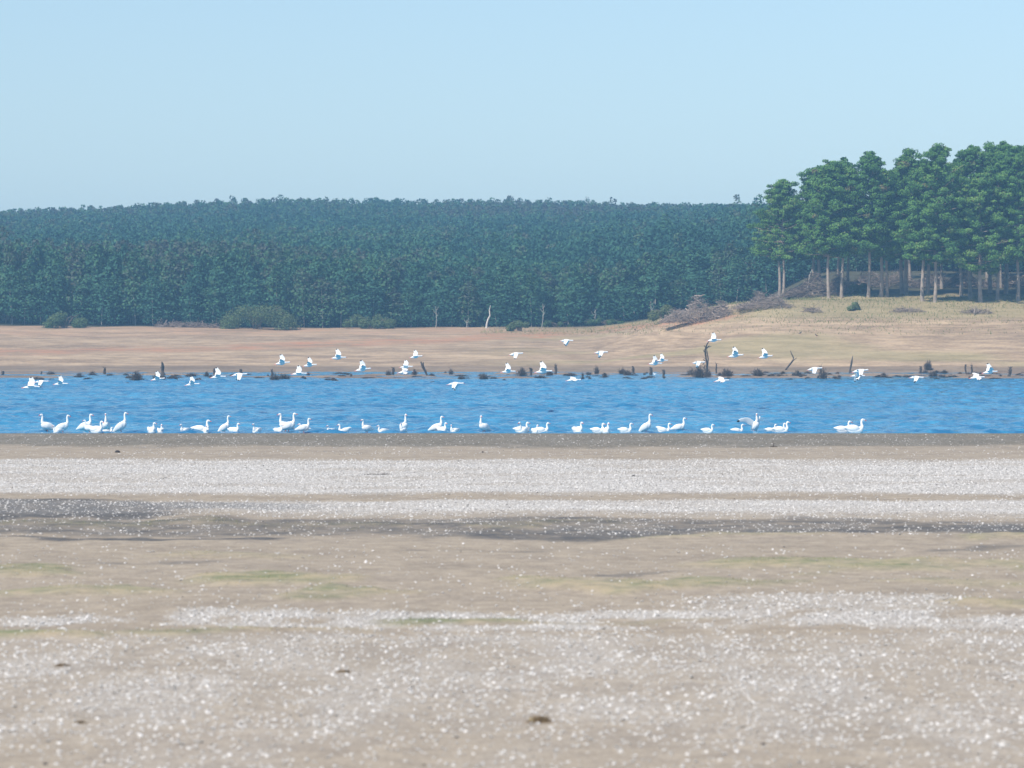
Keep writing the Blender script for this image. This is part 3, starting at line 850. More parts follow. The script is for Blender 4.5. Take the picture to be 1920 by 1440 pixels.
for kd, px, row, wd, hh in sorted(WOOD, key=lambda q: q[1]):
    D = 5.6 * FPX / (row - HOR) if row >= 700 else 428.0
    if row < 700: D = solve_D(px, row, 420, 500)
    s = D / FPX; x = XP(px, D); z = max(WATER - .05, float(terrain(x, D)))
    i = cnt[kd]; cnt[kd] += 1
    me = {'s': ST, 't': TG, 'm': MO}[kd]; me = me[i % len(me)]
    k = {'s': 1 / .5, 't': 1.15, 'm': 1.0}[kd]
    dz = (D - 5.6 * FPX / (row - HOR)) * 0
    o = link(KN[kd][0], me, loc=(x, D, z), rz=random.choice((0, math.pi)) + random.uniform(-.3, .3) if kd != 's' else random.uniform(0, 6), s=(wd * s * k * (1 if kd != 's' else .6), wd * s * k * .8, hh * s))
    tag(o, '%s in the far shallows, %s such from the left' % (KN[kd][1], ORD[i]), {'s': 'stump', 't': 'dead bush', 'm': 'driftwood'}[kd],
        {'s': 'broken stumps in the far shallows', 't': 'dead bushes in the far shallows', 'm': 'driftwood mats in the far shallows'}[kd])
fr = np.random.default_rng(77)
for i in range(120):
    px = fr.uniform(0, 1920) if i < 50 else fr.uniform(900, 1920)
    row = fr.uniform(699, 711); D = 5.6 * FPX / (row - HOR); s = D / FPX; x = XP(px, D)
    me = (TG if fr.random() < .6 else MO)[int(fr.integers(3))]
    hh = fr.uniform(3, 9); wd = fr.uniform(5, 20)
    if me in MO: hh *= .5; wd *= 1.5
    o = link('drowned_twigs', me, loc=(x, D, max(WATER - .03, float(terrain(x, D)))), rz=fr.uniform(-.4, .4), s=(wd * s, wd * s * .7, hh * s))
    tag(o, 'small bit of drowned twigs between the larger dead bushes of the far shallows', 'driftwood', 'small twigs scattered in the far shallows')
# tall charred snag, forked snag, thin leaning pole
def poly_px(pp, D, rad, n=6, depth=.0):
    s = D / FPX
    return tube([[(a - pp[0][0]) * s, depth * i, (pp[0][1] - b_) * s] for i, (a, b_) in enumerate(pp)], rad, n)
D = 404.0
a = Acc()
a.add(*poly_px([(1324, 710), (1326, 690), (1324, 678), (1322, 662), (1325, 652), (1330, 644)], D, [.22, .13, .11, .12, .10, .04]), .2)
a.add(*poly_px([(1325, 700), (1328, 680), (1329, 668), (1327, 656), (1326, 650)], D, [.14, .09, .10, .08, .04], 6, .05), .6)
rr = np.random.default_rng(3)
for q in range(16):
    h = rr.uniform(.3, 4.0); p = np.array([rr.normal(0, .15), 0, h]); d = np.array([rr.normal(0, .3), rr.normal(0, .2), rr.uniform(.1, .5)])
    a.add(*tube([p, p + d * .6, p + d], [.06, .05, .02], 4), rr.random())
o = link('snag', a.mesh('snag', M['darkwood']), loc=(XP(1324, D), D, float(max(WATER, terrain(XP(1324, D), D))) - .1))
tag(o, 'tall charred split snag standing above the far shallows, highest of the drowned wood', 'dead tree')
D = 432.0
a = Acc()
a.add(*poly_px([(1472, 692), (1478, 684), (1486, 674), (1488, 668), (1484, 660), (1482, 654)], D, [.14, .12, .13, .1, .07, .03]), .3)
a.add(*poly_px([(1486, 675), (1489, 672), (1493, 669)], D, [.08, .06, .03]) if False else tube([[(1486 - 1472) * D / FPX, 0, 18 * D / FPX], [(1490 - 1472) * D / FPX, 0, 21 * D / FPX], [(1494 - 1472) * D / FPX, 0, 24 * D / FPX]], [.09, .06, .03], 5), .3)
o = link('snag', a.mesh('snag', M['darkwood']), loc=(XP(1472, D), D, CAM_Z - 70 / FPX * D))
o.location.z = float(terrain(XP(1472, D), D)) - .1
tag(o, 'thin forked bare snag leaning right on the far shore', 'dead tree')
D = 425.0
a = Acc()
a.add(*poly_px([(1593, 700), (1595, 688), (1597, 678), (1599, 667)], D, [.14, .12, .13, .03]), .5)
a.add(*poly_px([(1593, 697), (1596, 684), (1598, 676), (1596, 672)], D, [.06, .08, .06, .02]), .2)
o = link('snag', a.mesh('snag', M['darkwood']), loc=(XP(1593, D), D, CAM_Z - 80 / FPX * D))
tag(o, 'thin leaning pole like snag behind a low flying swan pair on the right', 'dead tree')
D = 393.0
a = Acc()
a.add(*poly_px([(802, 715), (799, 706), (793, 696), (789, 686)], D, [.1, .12, .2, .08]), .5)
a.add(*poly_px([(801, 712), (795, 700), (792, 690), (793, 684)], D, [.08, .1, .14, .05], 6, -.04), .2)
o = link('snag', a.mesh('snag', M['darkwood']), loc=(XP(802, D), D, WATER - .1))
tag(o, 'short ragged snag leaning left in the far shallows near mid frame', 'dead tree')

# ------------------------------------------------------------------ swans
def loft(pts, axis, n=12):
    """pts: (x,y,z,ru,rv); axis: ring u direction"""
    P = np.array([p[:3] for p in pts], float); T = np.gradient(P, axis=0); T /= np.linalg.norm(T, axis=1)[:, None]
    V, F = [], []
    ax = np.asarray(axis, float)
    for p, t_, q in zip(P, T, pts):
        u = ax - t_ * np.dot(ax, t_); u /= np.linalg.norm(u); v = np.cross(t_, u)
        for k in range(n):
            a = 2 * math.pi * k / n
            V.append(p + q[3] * math.cos(a) * u + q[4] * math.sin(a) * v)
    for i in range(len(P) - 1):
        for k in range(n):
            F.append((i * n + k, i * n + (k + 1) % n, (i + 1) * n + (k + 1) % n, (i + 1) * n + k))
    F.append(tuple(range(n))[::-1]); F.append(tuple((len(P) - 1) * n + k for k in range(n)))
    return V, F

def interp(pts, k=4):
    A_ = np.array(pts, float); n = len(A_); t_ = np.linspace(0, n - 1, (n - 1) * k + 1)
    out = []
    for x in t_:     # Catmull-Rom
        i = min(int(x), n - 2); f = x - i
        p0, p1, p2, p3 = A_[max(i - 1, 0)], A_[i], A_[i + 1], A_[min(i + 2, n - 1)]
        q = .5 * ((2 * p1) + (p2 - p0) * f + (2 * p0 - 5 * p1 + 4 * p2 - p3) * f * f + (-p0 + 3 * p1 - 3 * p2 + p3) * f ** 3)
        q[3:] = np.maximum(q[3:], .004); out.append(q)
    return out

def swan_mesh(name, tubes, bill, legs=(), tips=(), eyes=()):
    """overlapping closed lofts fused into one continuous skin, then coloured by region"""
    me = bpy.data.meshes.new('tmp'); V, F = [], []
    for pts, ax in tubes:
        v, f = loft(interp(pts), ax); n0 = len(V); V += [tuple(p) for p in v]; F += [tuple(i + n0 for i in q) for q in f]
    me.from_pydata(V, [], F)
    bm = bmesh.new(); bm.from_mesh(me); bmesh.ops.recalc_face_normals(bm, faces=bm.faces); bm.to_mesh(me); bm.free()
    ob = bpy.data.objects.new('tmp', me); COL.objects.link(ob)
    md = ob.modifiers.new('r', 'REMESH'); md.mode = 'VOXEL'; md.voxel_size = .0115
    sm = ob.modifiers.new('s', 'SMOOTH'); sm.factor = .5; sm.iterations = 2
    dg = bpy.context.evaluated_depsgraph_get(); dg.update()
    out = bpy.data.meshes.new_from_object(ob.evaluated_get(dg)); out.name = name
    bpy.data.objects.remove(ob); bpy.data.meshes.remove(me)
    out.materials.clear()
    for k in ('feather', 'bill', 'leg', 'black'): out.materials.append(M[k])
    n = len(out.polygons); C = np.empty(n * 3, np.float32); out.polygons.foreach_get('center', C); C = C.reshape(-1, 3)
    mi = np.zeros(n, np.int32)
    def seg(a_, b_):
        a_ = np.array(a_, float); d = np.array(b_, float) - a_; t_ = np.clip(((C - a_) @ d) / (d @ d), 0, 1)
        return np.linalg.norm(C - a_ - t_[:, None] * d, axis=1)
    mi[seg(*bill) < .026] = 1
    for l in legs: mi[seg(l[0], l[1]) < l[2]] = 2
    for l in tips: mi[seg(l[0], l[1]) < l[2]] = 3
    for e in eyes: mi[np.linalg.norm(C - np.array(e), axis=1) < .010] = 3
    out.polygons.foreach_set('material_index', mi)
    out.polygons.foreach_set('use_smooth', np.ones(n, bool))
    out.update()
    return out

def rot_xz(pts, ang, c):
    o = []
    for p in pts:
        x, z = p[0] - c[0], p[2] - c[1]
        o.append((c[0] + x * math.cos(ang) - z * math.sin(ang), p[1], c[1] + x * math.sin(ang) + z * math.cos(ang), *p[3:]))
    return o

def standing(name, pitch=0.0, turn=0.0, wings=None, nk=1.0):
    body = [(-.44, 0, .29, .03, .012), (-.34, 0, .32, .08, .05), (-.2, 0, .37, .145, .135), (-.02, 0, .41, .185, .185), (.13, 0, .46, .165, .175), (.215, 0, .54, .12, .12)]
    body = rot_xz(body, pitch, (0, .41))
    bx, bz = body[-1][0], body[-1][2]
    neck = [(bx - .05, 0, bz - .06, .12, .12), (bx + .03, 0, bz + .06, .075, .075), (bx + .035, 0, bz + .17, .052, .052), (bx + .02, 0, bz + .29 * nk, .044, .044), (bx + .035, 0, bz + .37 * nk, .044, .044)]
    hx, hz = bx + .035, bz + .40 * nk
    dx, dy = math.cos(turn), math.sin(turn)
    head = [(hx - .02 * dx, -.02 * dy, hz - .035, .042, .042), (hx + .03 * dx, .03 * dy, hz, .048, .05), (hx + .08 * dx, .08 * dy, hz - .008, .034, .034),
            (hx + .12 * dx, .12 * dy, hz - .022, .025, .022), (hx + .18 * dx, .18 * dy, hz - .04, .018, .009)]
    ax = (-dy, dx, 0)
    T = [(body, (0, 1, 0)), (neck, (0, 1, 0)), (head, ax)]
    legs = []
    for sgn in (-1, 1):
        T.append(([(.0, sgn * .07, .36, .035, .04), (-.01, sgn * .07, .22, .022, .022), (.02, sgn * .07, .14, .014, .014), (.0, sgn * .07, .02, .014, .014)], (0, 1, 0)))
        T.append(([(-.03, sgn * .07, .014, .015, .012), (.04, sgn * .07, .014, .035, .012), (.12, sgn * .07, .014, .05, .010)], (0, 1, 0)))
        legs += [((.01, sgn * .07, .24), (0, sgn * .07, 0), .035), ((-.03, sgn * .07, .01), (.12, sgn * .07, .01), .06)]
    tips = []
    if wings is None:
        for sgn in (-1, 1):
            wg = [(.14, sgn * .12, .52, .04, .06), (.02, sgn * .16, .48, .045, .13), (-.16, sgn * .14, .42, .045, .13), (-.34, sgn * .075, .35, .03, .075), (-.49, sgn * .03, .29, .014, .025)]
            T.append((rot_xz(wg, pitch, (0, .41)), (0, 1, 0)))
    else:
        for wg, tp in wings:
            T.append((wg, (.25, 0, 1))); tips.append(tp)
    top = hz + .043
    e = [(hx + .055 * dx - .036 * s_ * dy, .055 * dy + .036 * s_ * dx, hz + .012) for s_ in (-1, 1)]
    me = swan_mesh(name, T, ((hx + .115 * dx, .115 * dy, hz - .02), (hx + .18 * dx, .18 * dy, hz - .04)), legs, tips, e)
    return me, (hx, 0), top

def swimming(name, turn=0.0, tail=0.0, nk=1.0):
    body = [(-.40, 0, .19 + tail, .03, .015), (-.32, 0, .17 + tail * .6, .08, .06), (-.18, 0, .12, .15, .14), (.0, 0, .10, .18, .17), (.14, 0, .11, .165, .16), (.225, 0, .16, .12, .12)]
    neck = [(.18, 0, .12, .12, .11), (.255, 0, .23, .075, .075), (.25, 0, .32 * nk, .053, .052), (.235, 0, .40 * nk, .044, .044), (.25, 0, .47 * nk, .044, .044)]
    hx, hz = .255, .50 * nk
    dx, dy = math.cos(turn), math.sin(turn)
    head = [(hx - .02 * dx, -.02 * dy, hz - .035, .042, .042), (hx + .03 * dx, .03 * dy, hz, .048, .05), (hx + .08 * dx, .08 * dy, hz - .008, .034, .034),
            (hx + .12 * dx, .12 * dy, hz - .022, .025, .022), (hx + .18 * dx, .18 * dy, hz - .04, .018, .009)]
    T = [(body, (0, 1, 0)), (neck, (0, 1, 0)), (head, (-dy, dx, 0))]
    for sgn in (-1, 1):
        T.append(([(.12, sgn * .12, .18, .04, .06), (0, sgn * .155, .20, .045, .11), (-.18, sgn * .135, .21 + tail * .3, .045, .11), (-.34, sgn * .07, .22 + tail, .03, .06), (-.46, sgn * .03, .23 + tail, .014, .02)], (0, 1, 0)))
    e = [(hx + .055 * dx - .036 * s_ * dy, .055 * dy + .036 * s_ * dx, hz + .012) for s_ in (-1, 1)]
    me = swan_mesh(name, T, ((hx + .115 * dx, .115 * dy, hz - .02), (hx + .18 * dx, .18 * dy, hz - .04)), (), (), e)
    return me, (hx, 0), hz + .043

def flying(name, wr, tip, nearsweep=0.0, wr2=None, tip2=None):
    """wr/tip: (x, y, z) of wrist and tip of each wing (y positive, mirrored)"""
    body = [(-.46, 0, -.01, .025, .010), (-.36, 0, -.01, .07, .03), (-.22, 0, -.005, .11, .09), (-.04, 0, 0, .145, .13), (.12, 0, .015, .12, .12), (.22, 0, .03, .075, .075),
            (.32, 0, .04, .048, .048), (.42, 0, .035, .042, .042), (.51, 0, .035, .043, .043), (.56, 0, .035, .046, .048), (.60, 0, .03, .03, .028), (.635, 0, .022, .018, .014), (.68, 0, .018, .014, .008)]
    T = [(body, (0, 1, 0))]; tips = []
    for sgn in (-1, 1):
        a_, b_ = (wr, tip) if sgn < 0 or wr2 is None else (wr2, tip2)
        m1 = tuple((np.array(a_) * .55 + np.array(b_) * .45))
        wg = [(.0, sgn * .05, .03, .20, .035), (a_[0] * .5 - .02, sgn * a_[1] * .55, .03 + a_[2] * .55, .20, .021), (a_[0], sgn * a_[1], a_[2], .185, .018),
              (m1[0], sgn * m1[1], m1[2], .15, .016), (b_[0] * .8 + a_[0] * .2, sgn * (b_[1] * .8 + a_[1] * .2), b_[2] * .8 + a_[2] * .2, .11, .014), (b_[0], sgn * b_[1], b_[2], .045, .012)]
        T.append((wg, (1, 0, 0)))
        tips.append(((b_[0], sgn * b_[1], b_[2]), (b_[0] * .93 + a_[0] * .07, sgn * (b_[1] * .93 + a_[1] * .07), b_[2] * .93 + a_[2] * .07), .06))
        T.append(([(-.28, sgn * .04, -.06, .02, .02), (-.42, sgn * .035, -.05, .014, .014), (-.5, sgn * .03, -.045, .028, .010), (-.56, sgn * .03, -.04, .02, .007)], (0, 1, 0)))
    legs = [((-.36, s_ * .035, -.055), (-.57, s_ * .03, -.04), .028) for s_ in (-1, 1)]
    return swan_mesh(name, T, ((.615, 0, .026), (.69, 0, .018)), legs, tips, [(.565, s_ * .035, .045) for s_ in (-1, 1)])

S = {
 'tall': standing('swan_tall', .10), 'up': standing('swan_upright', .38, 0, None, 1.05), 'look': standing('swan_turned', .15, 1.2),
 'level': standing('swan_level', -.03, 0, None, .9),
 'swim': swimming('swan_swimming'), 'swimup': swimming('swan_tail_up', 0, .10), 'swimlook': swimming('swan_swim_turned', .9, .03),
}
wl = ([(.04, -.09, .50, .13, .035), (.04, -.30, .63, .16, .02), (.02, -.50, .73, .15, .017), (.0, -.70, .75, .12, .014), (-.05, -.88, .72, .085, .013), (-.10, -1.02, .67, .035, .011)], ((-.10, -1.02, .67), (-.08, -.96, .69), .075))
wr_ = ([(.06, .09, .56, .13, .035), (-.02, .24, .66, .15, .02), (-.14, .36, .76, .14, .017), (-.28, .44, .82, .11, .014), (-.42, .48, .84, .05, .012)], ((-.42, .48, .84), (-.40, .47, .84), .06))
S['spread'] = standing('swan_wings_spread', .55, -.6, [wl, wr_], 1.0)

R = lambda d: math.radians(d)
# head px, head top row, kind, facing (deg: 0 right, 180 left, -90 to camera, 90 away), D, label
SW = [
 (77, 776, 'tall', 205, 176, 'lone upright swan nearest the left edge, facing left, legs showing'),
 (100, 797, 'swim', 215, 173, 'low swan facing left, second from the left edge'),
 (128, 778, 'tall', 0, 176, 'tall swan facing right just right of the low second swan from the left edge'),
 (158, 787, 'level', 190, 175.5, 'red billed swan facing left at the left side of the crowded cluster'),
 (171, 776, 'tall', -10, 177, 'tall swan facing right behind the left side of the crowded cluster'),
 (191, 789, 'swim', -30, 173, 'low swan in front of the crowded cluster, neck bent up'),
 (198, 775, 'up', -90, 177.5, 'swan facing the camera with dark red bill in the middle of the crowded cluster'),
 (236, 773, 'up', 5, 176, 'tall swan facing right at the right end of the crowded cluster, tail low'),
 (210, 806, 'swim', 20, 174.5, 'swan with only its pale back showing behind the rightmost swan of the crowded cluster'),
 (289, 792, 'swimlook', -60, 173, 'left swan of the small pair right of the crowded cluster'),
 (303, 795, 'swim', -70, 173.4, 'right swan of the small pair right of the crowded cluster'),
 (339, 795, 'swim', 230, 173, 'lone small swan between the left pair and the swan with a double neck'),
 (391, 787, 'swim', 0, 173.4, 'long bodied swan facing right with another neck close beside it'),
 (387, 797, 'swim', -80, 172.8, 'small swan almost hidden against the neck of the long bodied swan'),
 (429, 779, 'up', 10, 176.2, 'tall swan facing right with sloping back, left of two small ones'),
 (447, 793, 'swim', -35, 173, 'small swan facing right close beside the tall sloping one'),
 (475, 794, 'swim', 236, 173, 'small swan facing left at the gap before the central trio'),
 (524, 775, 'tall', 200, 176.5, 'tall swan facing left at the left of the central trio'),
 (529, 795, 'swim', -40, 173.4, 'small swan with red bill in front of the left facing tall swan'),
 (553, 774, 'tall', 0, 176, 'tall swan facing right in the middle of the central trio'),
 (561, 794, 'swim', 180, 175, 'small swan peeping out behind the central trio'),
 (580, 784, 'level', 0, 175, 'swan facing right with a long back at the right of the central trio'),
 (614, 797, 'swim', 228, 173, 'small lone swan facing left just right of the central trio'),
 (635, 795, 'swimup', 180, 173, 'low swan facing left with a rumpled raised tail'),
 (679, 786, 'level', 215, 175, 'medium swan facing left between two low ones, body rounded'),
 (709, 797, 'swim', 205, 173, 'low swan facing left, right of the rounded medium one'),
 (752, 793, 'level', 240, 174, 'small swan with red bill leaning against the tall front facing one'),
 (761, 776, 'up', -65, 176.5, 'tall slender swan facing the camera just left of mid frame'),
 (829, 780, 'tall', 0, 176, 'broad tall swan facing right with two small swans at its breast'),
 (836, 792, 'swim', -50, 173.6, 'left of two small swans at the breast of the broad tall one'),
 (845, 796, 'swimlook', 220, 173, 'right of two small swans at the breast of the broad tall one'),
 (900, 779, 'look', 225, 176, 'lone tall swan with straight neck near mid frame, tail to the right'),
 (974, 791, 'swim', 230, 173, 'left swan of the back to back pair right of mid frame'),
 (990, 791, 'swim', 0, 173.4, 'right swan of the back to back pair right of mid frame'),
 (1008, 796, 'swim', -60, 173, 'smallest of the four swans right of mid frame'),
 (1028, 792, 'swim', 0, 173.2, 'small swan facing right at the right end of the four right of mid frame'),
 (1091, 791, 'swim', -52, 173, 'lone small swan in the gap between the four and the overlapping pair'),
 (1132, 793, 'swim', 0, 173.3, 'left swan of the overlapping pair, body to the left'),
 (1141, 792, 'swim', -65, 172.9, 'right swan of the overlapping pair, seen slim'),
 (1184, 793, 'swim', 0, 173, 'small swan facing right just left of the very tall one'),
 (1220, 776, 'up', 0, 176, 'very tall swan facing right with steep back, right half of the row'),
 (1256, 793, 'swimup', 0, 173, 'low swan facing right with ruffled raised wing tips'),
 (1284, 783, 'level', 0, 175.5, 'tall rounded swan facing right beside the ruffled one'),
 (1337, 795, 'swim', -15, 173, 'lone low swan left of the wing flapping one'),
 (1393, 795, 'swim', 5, 173, 'low swan right under the outstretched wing'),
 (1420, 775, 'spread', -62, 176.5, 'swan standing with wings spread wide, dark wing tip to the left'),
 (1455, 795, 'swim', 5, 174.5, 'rear low swan of the trio right of the wing flapping one'),
 (1472, 793, 'swim', 0, 174, 'middle swan of the trio right of the wing flapping one, red bill'),
 (1478, 790, 'swim', 0, 173, 'front swan of the trio right of the wing flapping one'),
 (1594, 789, 'swim', 0, 174, 'left swan of the rightmost pair in the row'),
 (1619, 785, 'swim', 0, 173, 'right swan of the rightmost pair, last in the row'),
]
for i, (px, row, kd, face, D, lab) in enumerate(SW):
    me, hd, top = S[kd]
    swim = kd.startswith('swim')
    if kd.startswith('swim'): D += 1.6
    D += (random.random() - .5) * .3
    bed = float(terrain(XP(px, D), D))
    zb = WATER - .01 if swim else bed
    zt = CAM_Z - (row - HOR) / FPX * D
    s = (zt - zb) / top
    s = max(.55, s)
    a = R(face)
    sxy = max(s * .95, .82) if swim else s
    x = XP(px, D) - math.cos(a) * hd[0] * sxy * 1.0 - (.05 * math.cos(a) * sxy)
    y = D - math.sin(a) * hd[0] * sxy
    o = link('swan', me, loc=(x, y, zb), rz=a, s=(sxy, sxy, s))
    tag(o, lab, 'swan', 'white swans resting along the near waterline')

wu = flying('swan_wings_up', (.08, .22, .24), (-.04, .38, .54))
wu2 = flying('swan_wings_raised', (.06, .24, .22), (-.12, .55, .40), 0, (.08, .22, .26), (-.08, .40, .58))
wd_ = flying('swan_wings_down', (.08, .34, .06), (-.06, .62, -.36))
wf = flying('swan_wings_flat', (.10, .36, .10), (-.08, .80, .10))
wb_ = flying('swan_wings_back', (.02, .26, .20), (-.26, .56, .34), 0, (.06, .2, .26), (-.02, .34, .50))
FL = {'u': wu, 'r': wu2, 'd': wd_, 'f': wf, 'b': wb_}
FLY = [ # left px, right px, body row, wing, yaw deg, label
 (40, 80, 726, 'b', 8, 'flying swan with pink legs at the far left, partly behind another'),
 (62, 93, 716, 'd', 4, 'flying swan with wings pressed down, overlapping the leftmost flyer'),
 (99, 129, 720, 'u', 0, 'flying swan with wing raised, third from the left edge over the water'),
 (282, 311, 711, 'u', -5, 'flying swan with wing raised in front of dark tangled bushes on the left'),
 (346, 376, 721, 'u', 5, 'low flying swan with raised wing over open water, left part'),
 (393, 426, 707, 'r', 10, 'flying swan with grey half raised wing, left of a drooping winged one'),
 (431, 466, 703, 'd', 10, 'flying swan with wings lowered at the far waterline, left part'),
 (514, 546, 681, 'u', 0, 'flying swan against the sand with high wing, left of two similar'),
 (567, 596, 685, 'u', -4, 'flying swan against the sand with narrow upright wing, right of two similar'),
 (619, 651, 671, 'r', 6, 'flying swan against the sand with triangular wing, above the others on the left'),
 (545, 578, 701, 'b', 8, 'flying swan at the far waterline below the pair with high wings'),
 (664, 698, 693, 'u', 10, 'flying swan with pink legs and steep raised wing at the far waterline'),
 (767, 794, 669, 'b', 5, 'flying swan against the sand above a tight flying pair'),
 (748, 776, 688, 'b', 0, 'upper swan of the tight flying pair left of mid frame'),
 (744, 776, 698, 'f', 6, 'lower swan of the tight flying pair left of mid frame, wings level'),
 (836, 872, 720, 'd', -4, 'swan flying low over open water mid frame, wings down with black tip'),
 (938, 969, 697, 'r', 8, 'flying swan at the far waterline just right of mid frame, arched wing'),
 (952, 983, 664, 'd', 0, 'flying swan against the sand mid frame with wing hanging down'),
 (1048, 1077, 639, 'd', -6, 'flying swan with lowered wings, highest but one in the flock'),
 (1112, 1142, 661, 'd', 4, 'flying swan against the sand with lowered wing, right of the highest pair'),
 (1001, 1038, 697, 'r', 6, 'flying swan with back swept raised wing in front of dead bushes'),
 (1060, 1092, 713, 'f', 8, 'swan gliding low over the water with level wings right of mid frame'),
 (1214, 1244, 682, 'u', 12, 'front swan of a flying pair, raised wing with black tip'),
 (1230, 1254, 676, 'r', 5, 'rear swan of a flying pair, half hidden by the other wing'),
 (1295, 1324, 680, 'd', 0, 'flying swan with lowered wing beside the tall charred snag'),
 (1324, 1355, 638, 'b', 12, 'highest flying swan, above the charred snag, grey wing with black tip'),
 (1363, 1396, 667, 'u', 0, 'flying swan with raised wing right of the charred snag'),
 (1420, 1451, 669, 'r', 6, 'smallish flying swan with half raised wing, right of the raised winged one'),
 (1338, 1369, 714, 'f', 4, 'swan gliding just above the water with level wings, right part'),
 (1511, 1544, 692, 'd', -3, 'flying swan with broad wing hanging down at the far waterline, right part'),
 (1594, 1631, 696, 'd', 6, 'upper swan of the overlapping flying pair on the right'),
 (1592, 1624, 705, 'd', 2, 'lower swan of the overlapping flying pair on the right'),
 (1703, 1734, 708, 'd', -5, 'lone flying swan with short lowered wing on the right'),
 (1840, 1873, 698, 'u', 8, 'upper of two flying swans at the right edge, raised wing with dark tip'),
 (1816, 1849, 708, 'f', 6, 'lower of two flying swans at the right edge, gliding with pink legs'),
]
for x0, x1, row, kd, yaw, lab in FLY:
    D = 222 + random.uniform(-6, 6)
    cx = (x0 + x1) / 2; s = (x1 - x0) * D / FPX / 1.24
    wing_s = s * 1.0
    o = link('flying_swan', FL[kd], loc=(XP(cx, D) - .06 * s, D, CAM_Z - (row - HOR) / FPX * D), rz=R(yaw), s=s)
    o.rotation_euler = (R(random.uniform(-4, 6) + {'u': 24, 'r': 14, 'b': 18, 'f': 14, 'd': -4}[kd]), R(random.uniform(-6, 2)), R(yaw))
    tag(o, lab, 'swan', 'white swans flying right over the lake')
D = 5.6 * FPX / (703 - HOR)
me, hd, top = S['swim']
tag(link('water_bird', me, loc=(XP(1228, D), D, WATER), rz=R(200), s=.62), 'tiny white bird floating near the far shallows', 'bird', None)

# small dark birds on the far sand
def bird_small():
    T = [([(-.16, 0, .15, .012, .008), (-.08, 0, .16, .04, .03), (.0, 0, .18, .055, .05), (.07, 0, .21, .04, .04), (.10, 0, .26, .026, .026), (.13, 0, .275, .024, .024), (.16, 0, .27, .009, .008), (.20, 0, .265, .006, .005)], (0, 1, 0))]
    for s_ in (-1, 1): T.append(([(.0, s_ * .02, .15, .012, .012), (.005, s_ * .02, .07, .009, .009), (.0, s_ * .02, .0, .009, .009)], (0, 1, 0)))
    me = swan_mesh('small_bird', T, ((.16, 0, .27), (.2, 0, .265)), [((0, s_ * .02, .12), (0, s_ * .02, 0), .02) for s_ in (-1, 1)])
    me.materials[0] = M['birdbrown']; me.materials[1] = M['black']
    return me
sb = bird_small()
for px, row, f, s, lab in ((1500, 629, 0, 1.8, 'small dark bird on the far bank below the grove, left of two'), (1531, 633, 160, 1.7, 'small dark bird on the far bank below the grove, right of two'),
                        (1191, 621, 40, 1.6, 'small black bird alone on the green tinted sand left of the grove')):
    D = solve_D(px, row, 425, 600)
    o = link('small_bird', sb, loc=(XP(px, D), D, float(terrain(XP(px, D), D)) - .01), rz=R(f), s=s)
    tag(o, lab, 'bird', 'small dark birds on the far bank')

# ------------------------------------------------------------------ near shore bits
def rock(seed, w_, h_, mat):
    r = np.random.default_rng(seed)
    bm = bmesh.new(); bmesh.ops.create_icosphere(bm, subdivisions=3, radius=1)
    for v in bm.verts:
        f = 1 + .35 * (float(fbm(v.co.x * 1.7 + seed, v.co.y * 1.7 + v.co.z, seed)) - .5)
        v.co = Vector((v.co.x * w_ * f, v.co.y * w_ * .7 * f, max(-.02, v.co.z * h_ * f + h_ * .4)))
    me = bpy.data.meshes.new('rock'); bm.to_mesh(me); bm.free(); me.materials.append(mat)
    me.polygons.foreach_set('use_smooth', np.ones(len(me.polygons), bool))
    return me
def put(name, me, px, row, rz, lab, cat, s=1.0):
    D = DN(row); o = link(name, me, loc=(XP(px, D), D, float(terrain(XP(px, D), D)) - .002), rz=rz, s=s)
    return tag(o, lab, cat)
put('stone', rock(4, .11, .07, M['stone']), 220, 849, 0, 'small black lump on the grey strip below the swans on the left', 'stone')
put('stone', rock(5, .06, .035, M['stone']), 1188, 895, .4, 'tiny dark stone in the white shell band right of centre', 'stone')
put('stone', rock(6, .05, .035, M['stone']), 905, 848, .4, 'small dark stone on the grey strip near mid frame', 'stone')
a = Acc(); a.add(*tube([[-.52, 0, .01], [-.2, .02, .03], [.2, -.01, .025], [.5, .03, .03]], [.008, .014, .014, .006], 6)); a.add(*tube([[.1, 0, .03], [.25, .05, .05], [.36, .1, .05]], [.009, .007, .004], 5))
put('stick', a.mesh('stick', M['darkwood']), 708, 890, .05, 'thin dark stick lying in the white shell band', 'stick')
a = Acc(); a.add(*tube([[0, 0, -.02], [.02, 0, .09], [-.02, 0, .2], [.01, 0, .27]], [.012, .014, .01, .005], 6)); a.add(*tube([[-.15, 0, .02], [0, 0, .05], [.18, 0, .02]], [.01, .03, .01], 6)); a.add(*tube([[0, 0, .1], [.05, 0, .16], [.1, 0, .18]], [.008, .007, .004], 5))
put('stick', a.mesh('stick', M['darkwood']), 1450, 838, 0, 'small upright twig with clod on the grey strip below the flapping swan', 'stick')
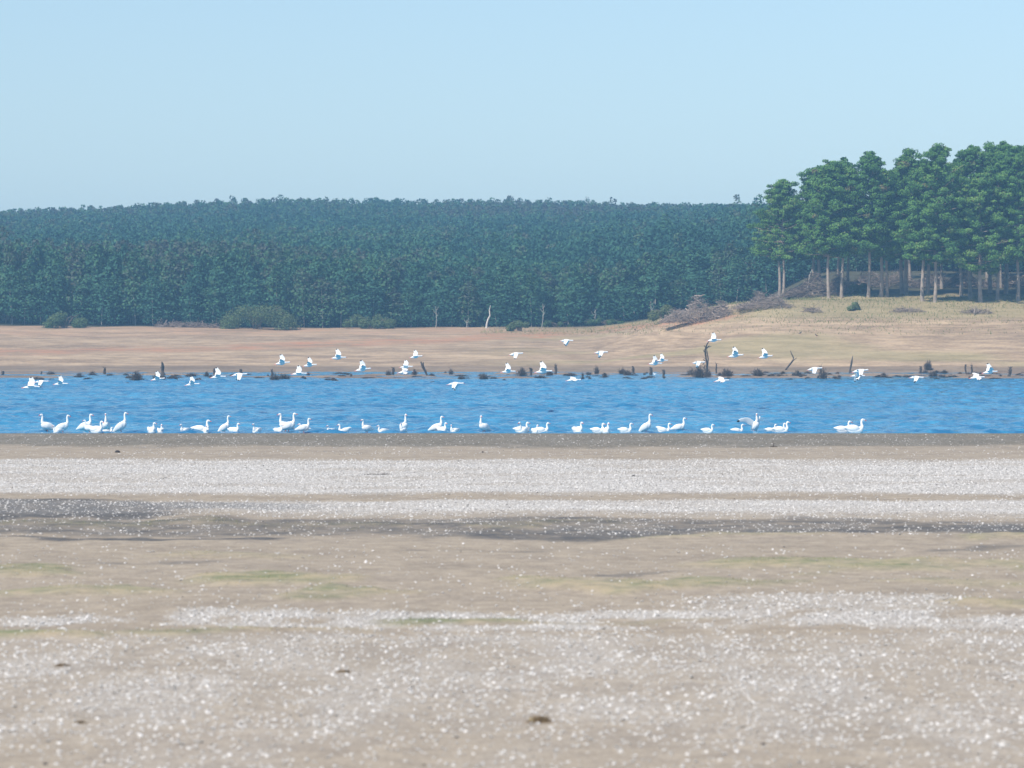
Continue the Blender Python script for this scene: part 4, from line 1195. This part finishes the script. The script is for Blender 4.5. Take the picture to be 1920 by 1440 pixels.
def tuft(seed, w_, h_, n, t0):
    r = np.random.default_rng(seed); V = []; F = []; T = []
    for i in range(n):
        x, y = r.normal(0, w_ * .38, 2); y *= .6; hh = h_ * r.uniform(.3, 1) * math.exp(-(x / w_) ** 2)
        an = r.uniform(0, 6.28); ln = r.uniform(.2, .9) * h_
        dx, dy = math.cos(an), math.sin(an)
        k = len(V); wd = .005
        V += [(x - dy * wd, y + dx * wd, -.01), (x + dy * wd, y - dx * wd, -.01), (x + dx * ln * .5 + dy * wd, y + dy * ln * .5 - dx * wd, hh * .8), (x + dx * ln, y + dy * ln, hh)]
        F.append((k, k + 1, k + 2, k + 3)); T += [np.clip(r.normal(t0, .25), 0, 1)] * 4
    return np_mesh('tuft', V, F, M['tuft'] if t0 < 1.5 else M['grass'], False, T)
put('grass_tuft', tuft(1, .17, .09, 420, .5), 1012, 1350, 0, 'withered brown grass tuft alone in the shelly foreground', 'grass tuft')
put('grass_tuft', tuft(2, .14, .05, 220, .3), 115, 1253, 0, 'small olive weed tuft in the left foreground', 'grass tuft')
put('grass_tuft', tuft(3, .12, .05, 180, .4), 645, 1263, 0, 'small brownish weed tuft in the foreground left of centre', 'grass tuft')
put('grass_tuft', tuft(4, .10, .04, 120, .2), 150, 1358, 0, 'tiny green sprig low in the left foreground', 'grass tuft')
put('stone', rock(9, .03, .02, M['stone']), 1432, 1397, 0, 'little dark stone among shells at the bottom right of centre', 'stone')
put('stone', rock(10, .025, .02, M['stone']), 83, 1433, 0, 'little dark pebble at the bottom left corner', 'stone')

# ------------------------------------------------------------------ air: one closed box of thin haze round camera and scene
hm = bpy.data.materials.new('haze'); hm.use_nodes = True; t = hm.node_tree; t.nodes.clear()
pv = t.nodes.new('ShaderNodeVolumePrincipled'); pv.inputs['Density'].default_value = 0.00050
pv.inputs['Color'].default_value = (.34, .66, 1.0, 1); pv.inputs['Anisotropy'].default_value = 0.0
oo = t.nodes.new('ShaderNodeOutputMaterial'); t.links.new(pv.outputs[0], oo.inputs['Volume'])
bm = bmesh.new(); bmesh.ops.create_cube(bm, size=1)
zlo = float(gz.min()) - 1.0; zhi = 60.0
for v in bm.verts: v.co = Vector((v.co.x * 3000, v.co.y * 2800 + 1270, zlo + (v.co.z + .5) * (zhi - zlo)))
me = bpy.data.meshes.new('haze'); bm.to_mesh(me); bm.free(); me.materials.append(hm)
tag(link('haze', me), 'thin blue haze over lake, shore and wood', 'haze', kind='stuff')
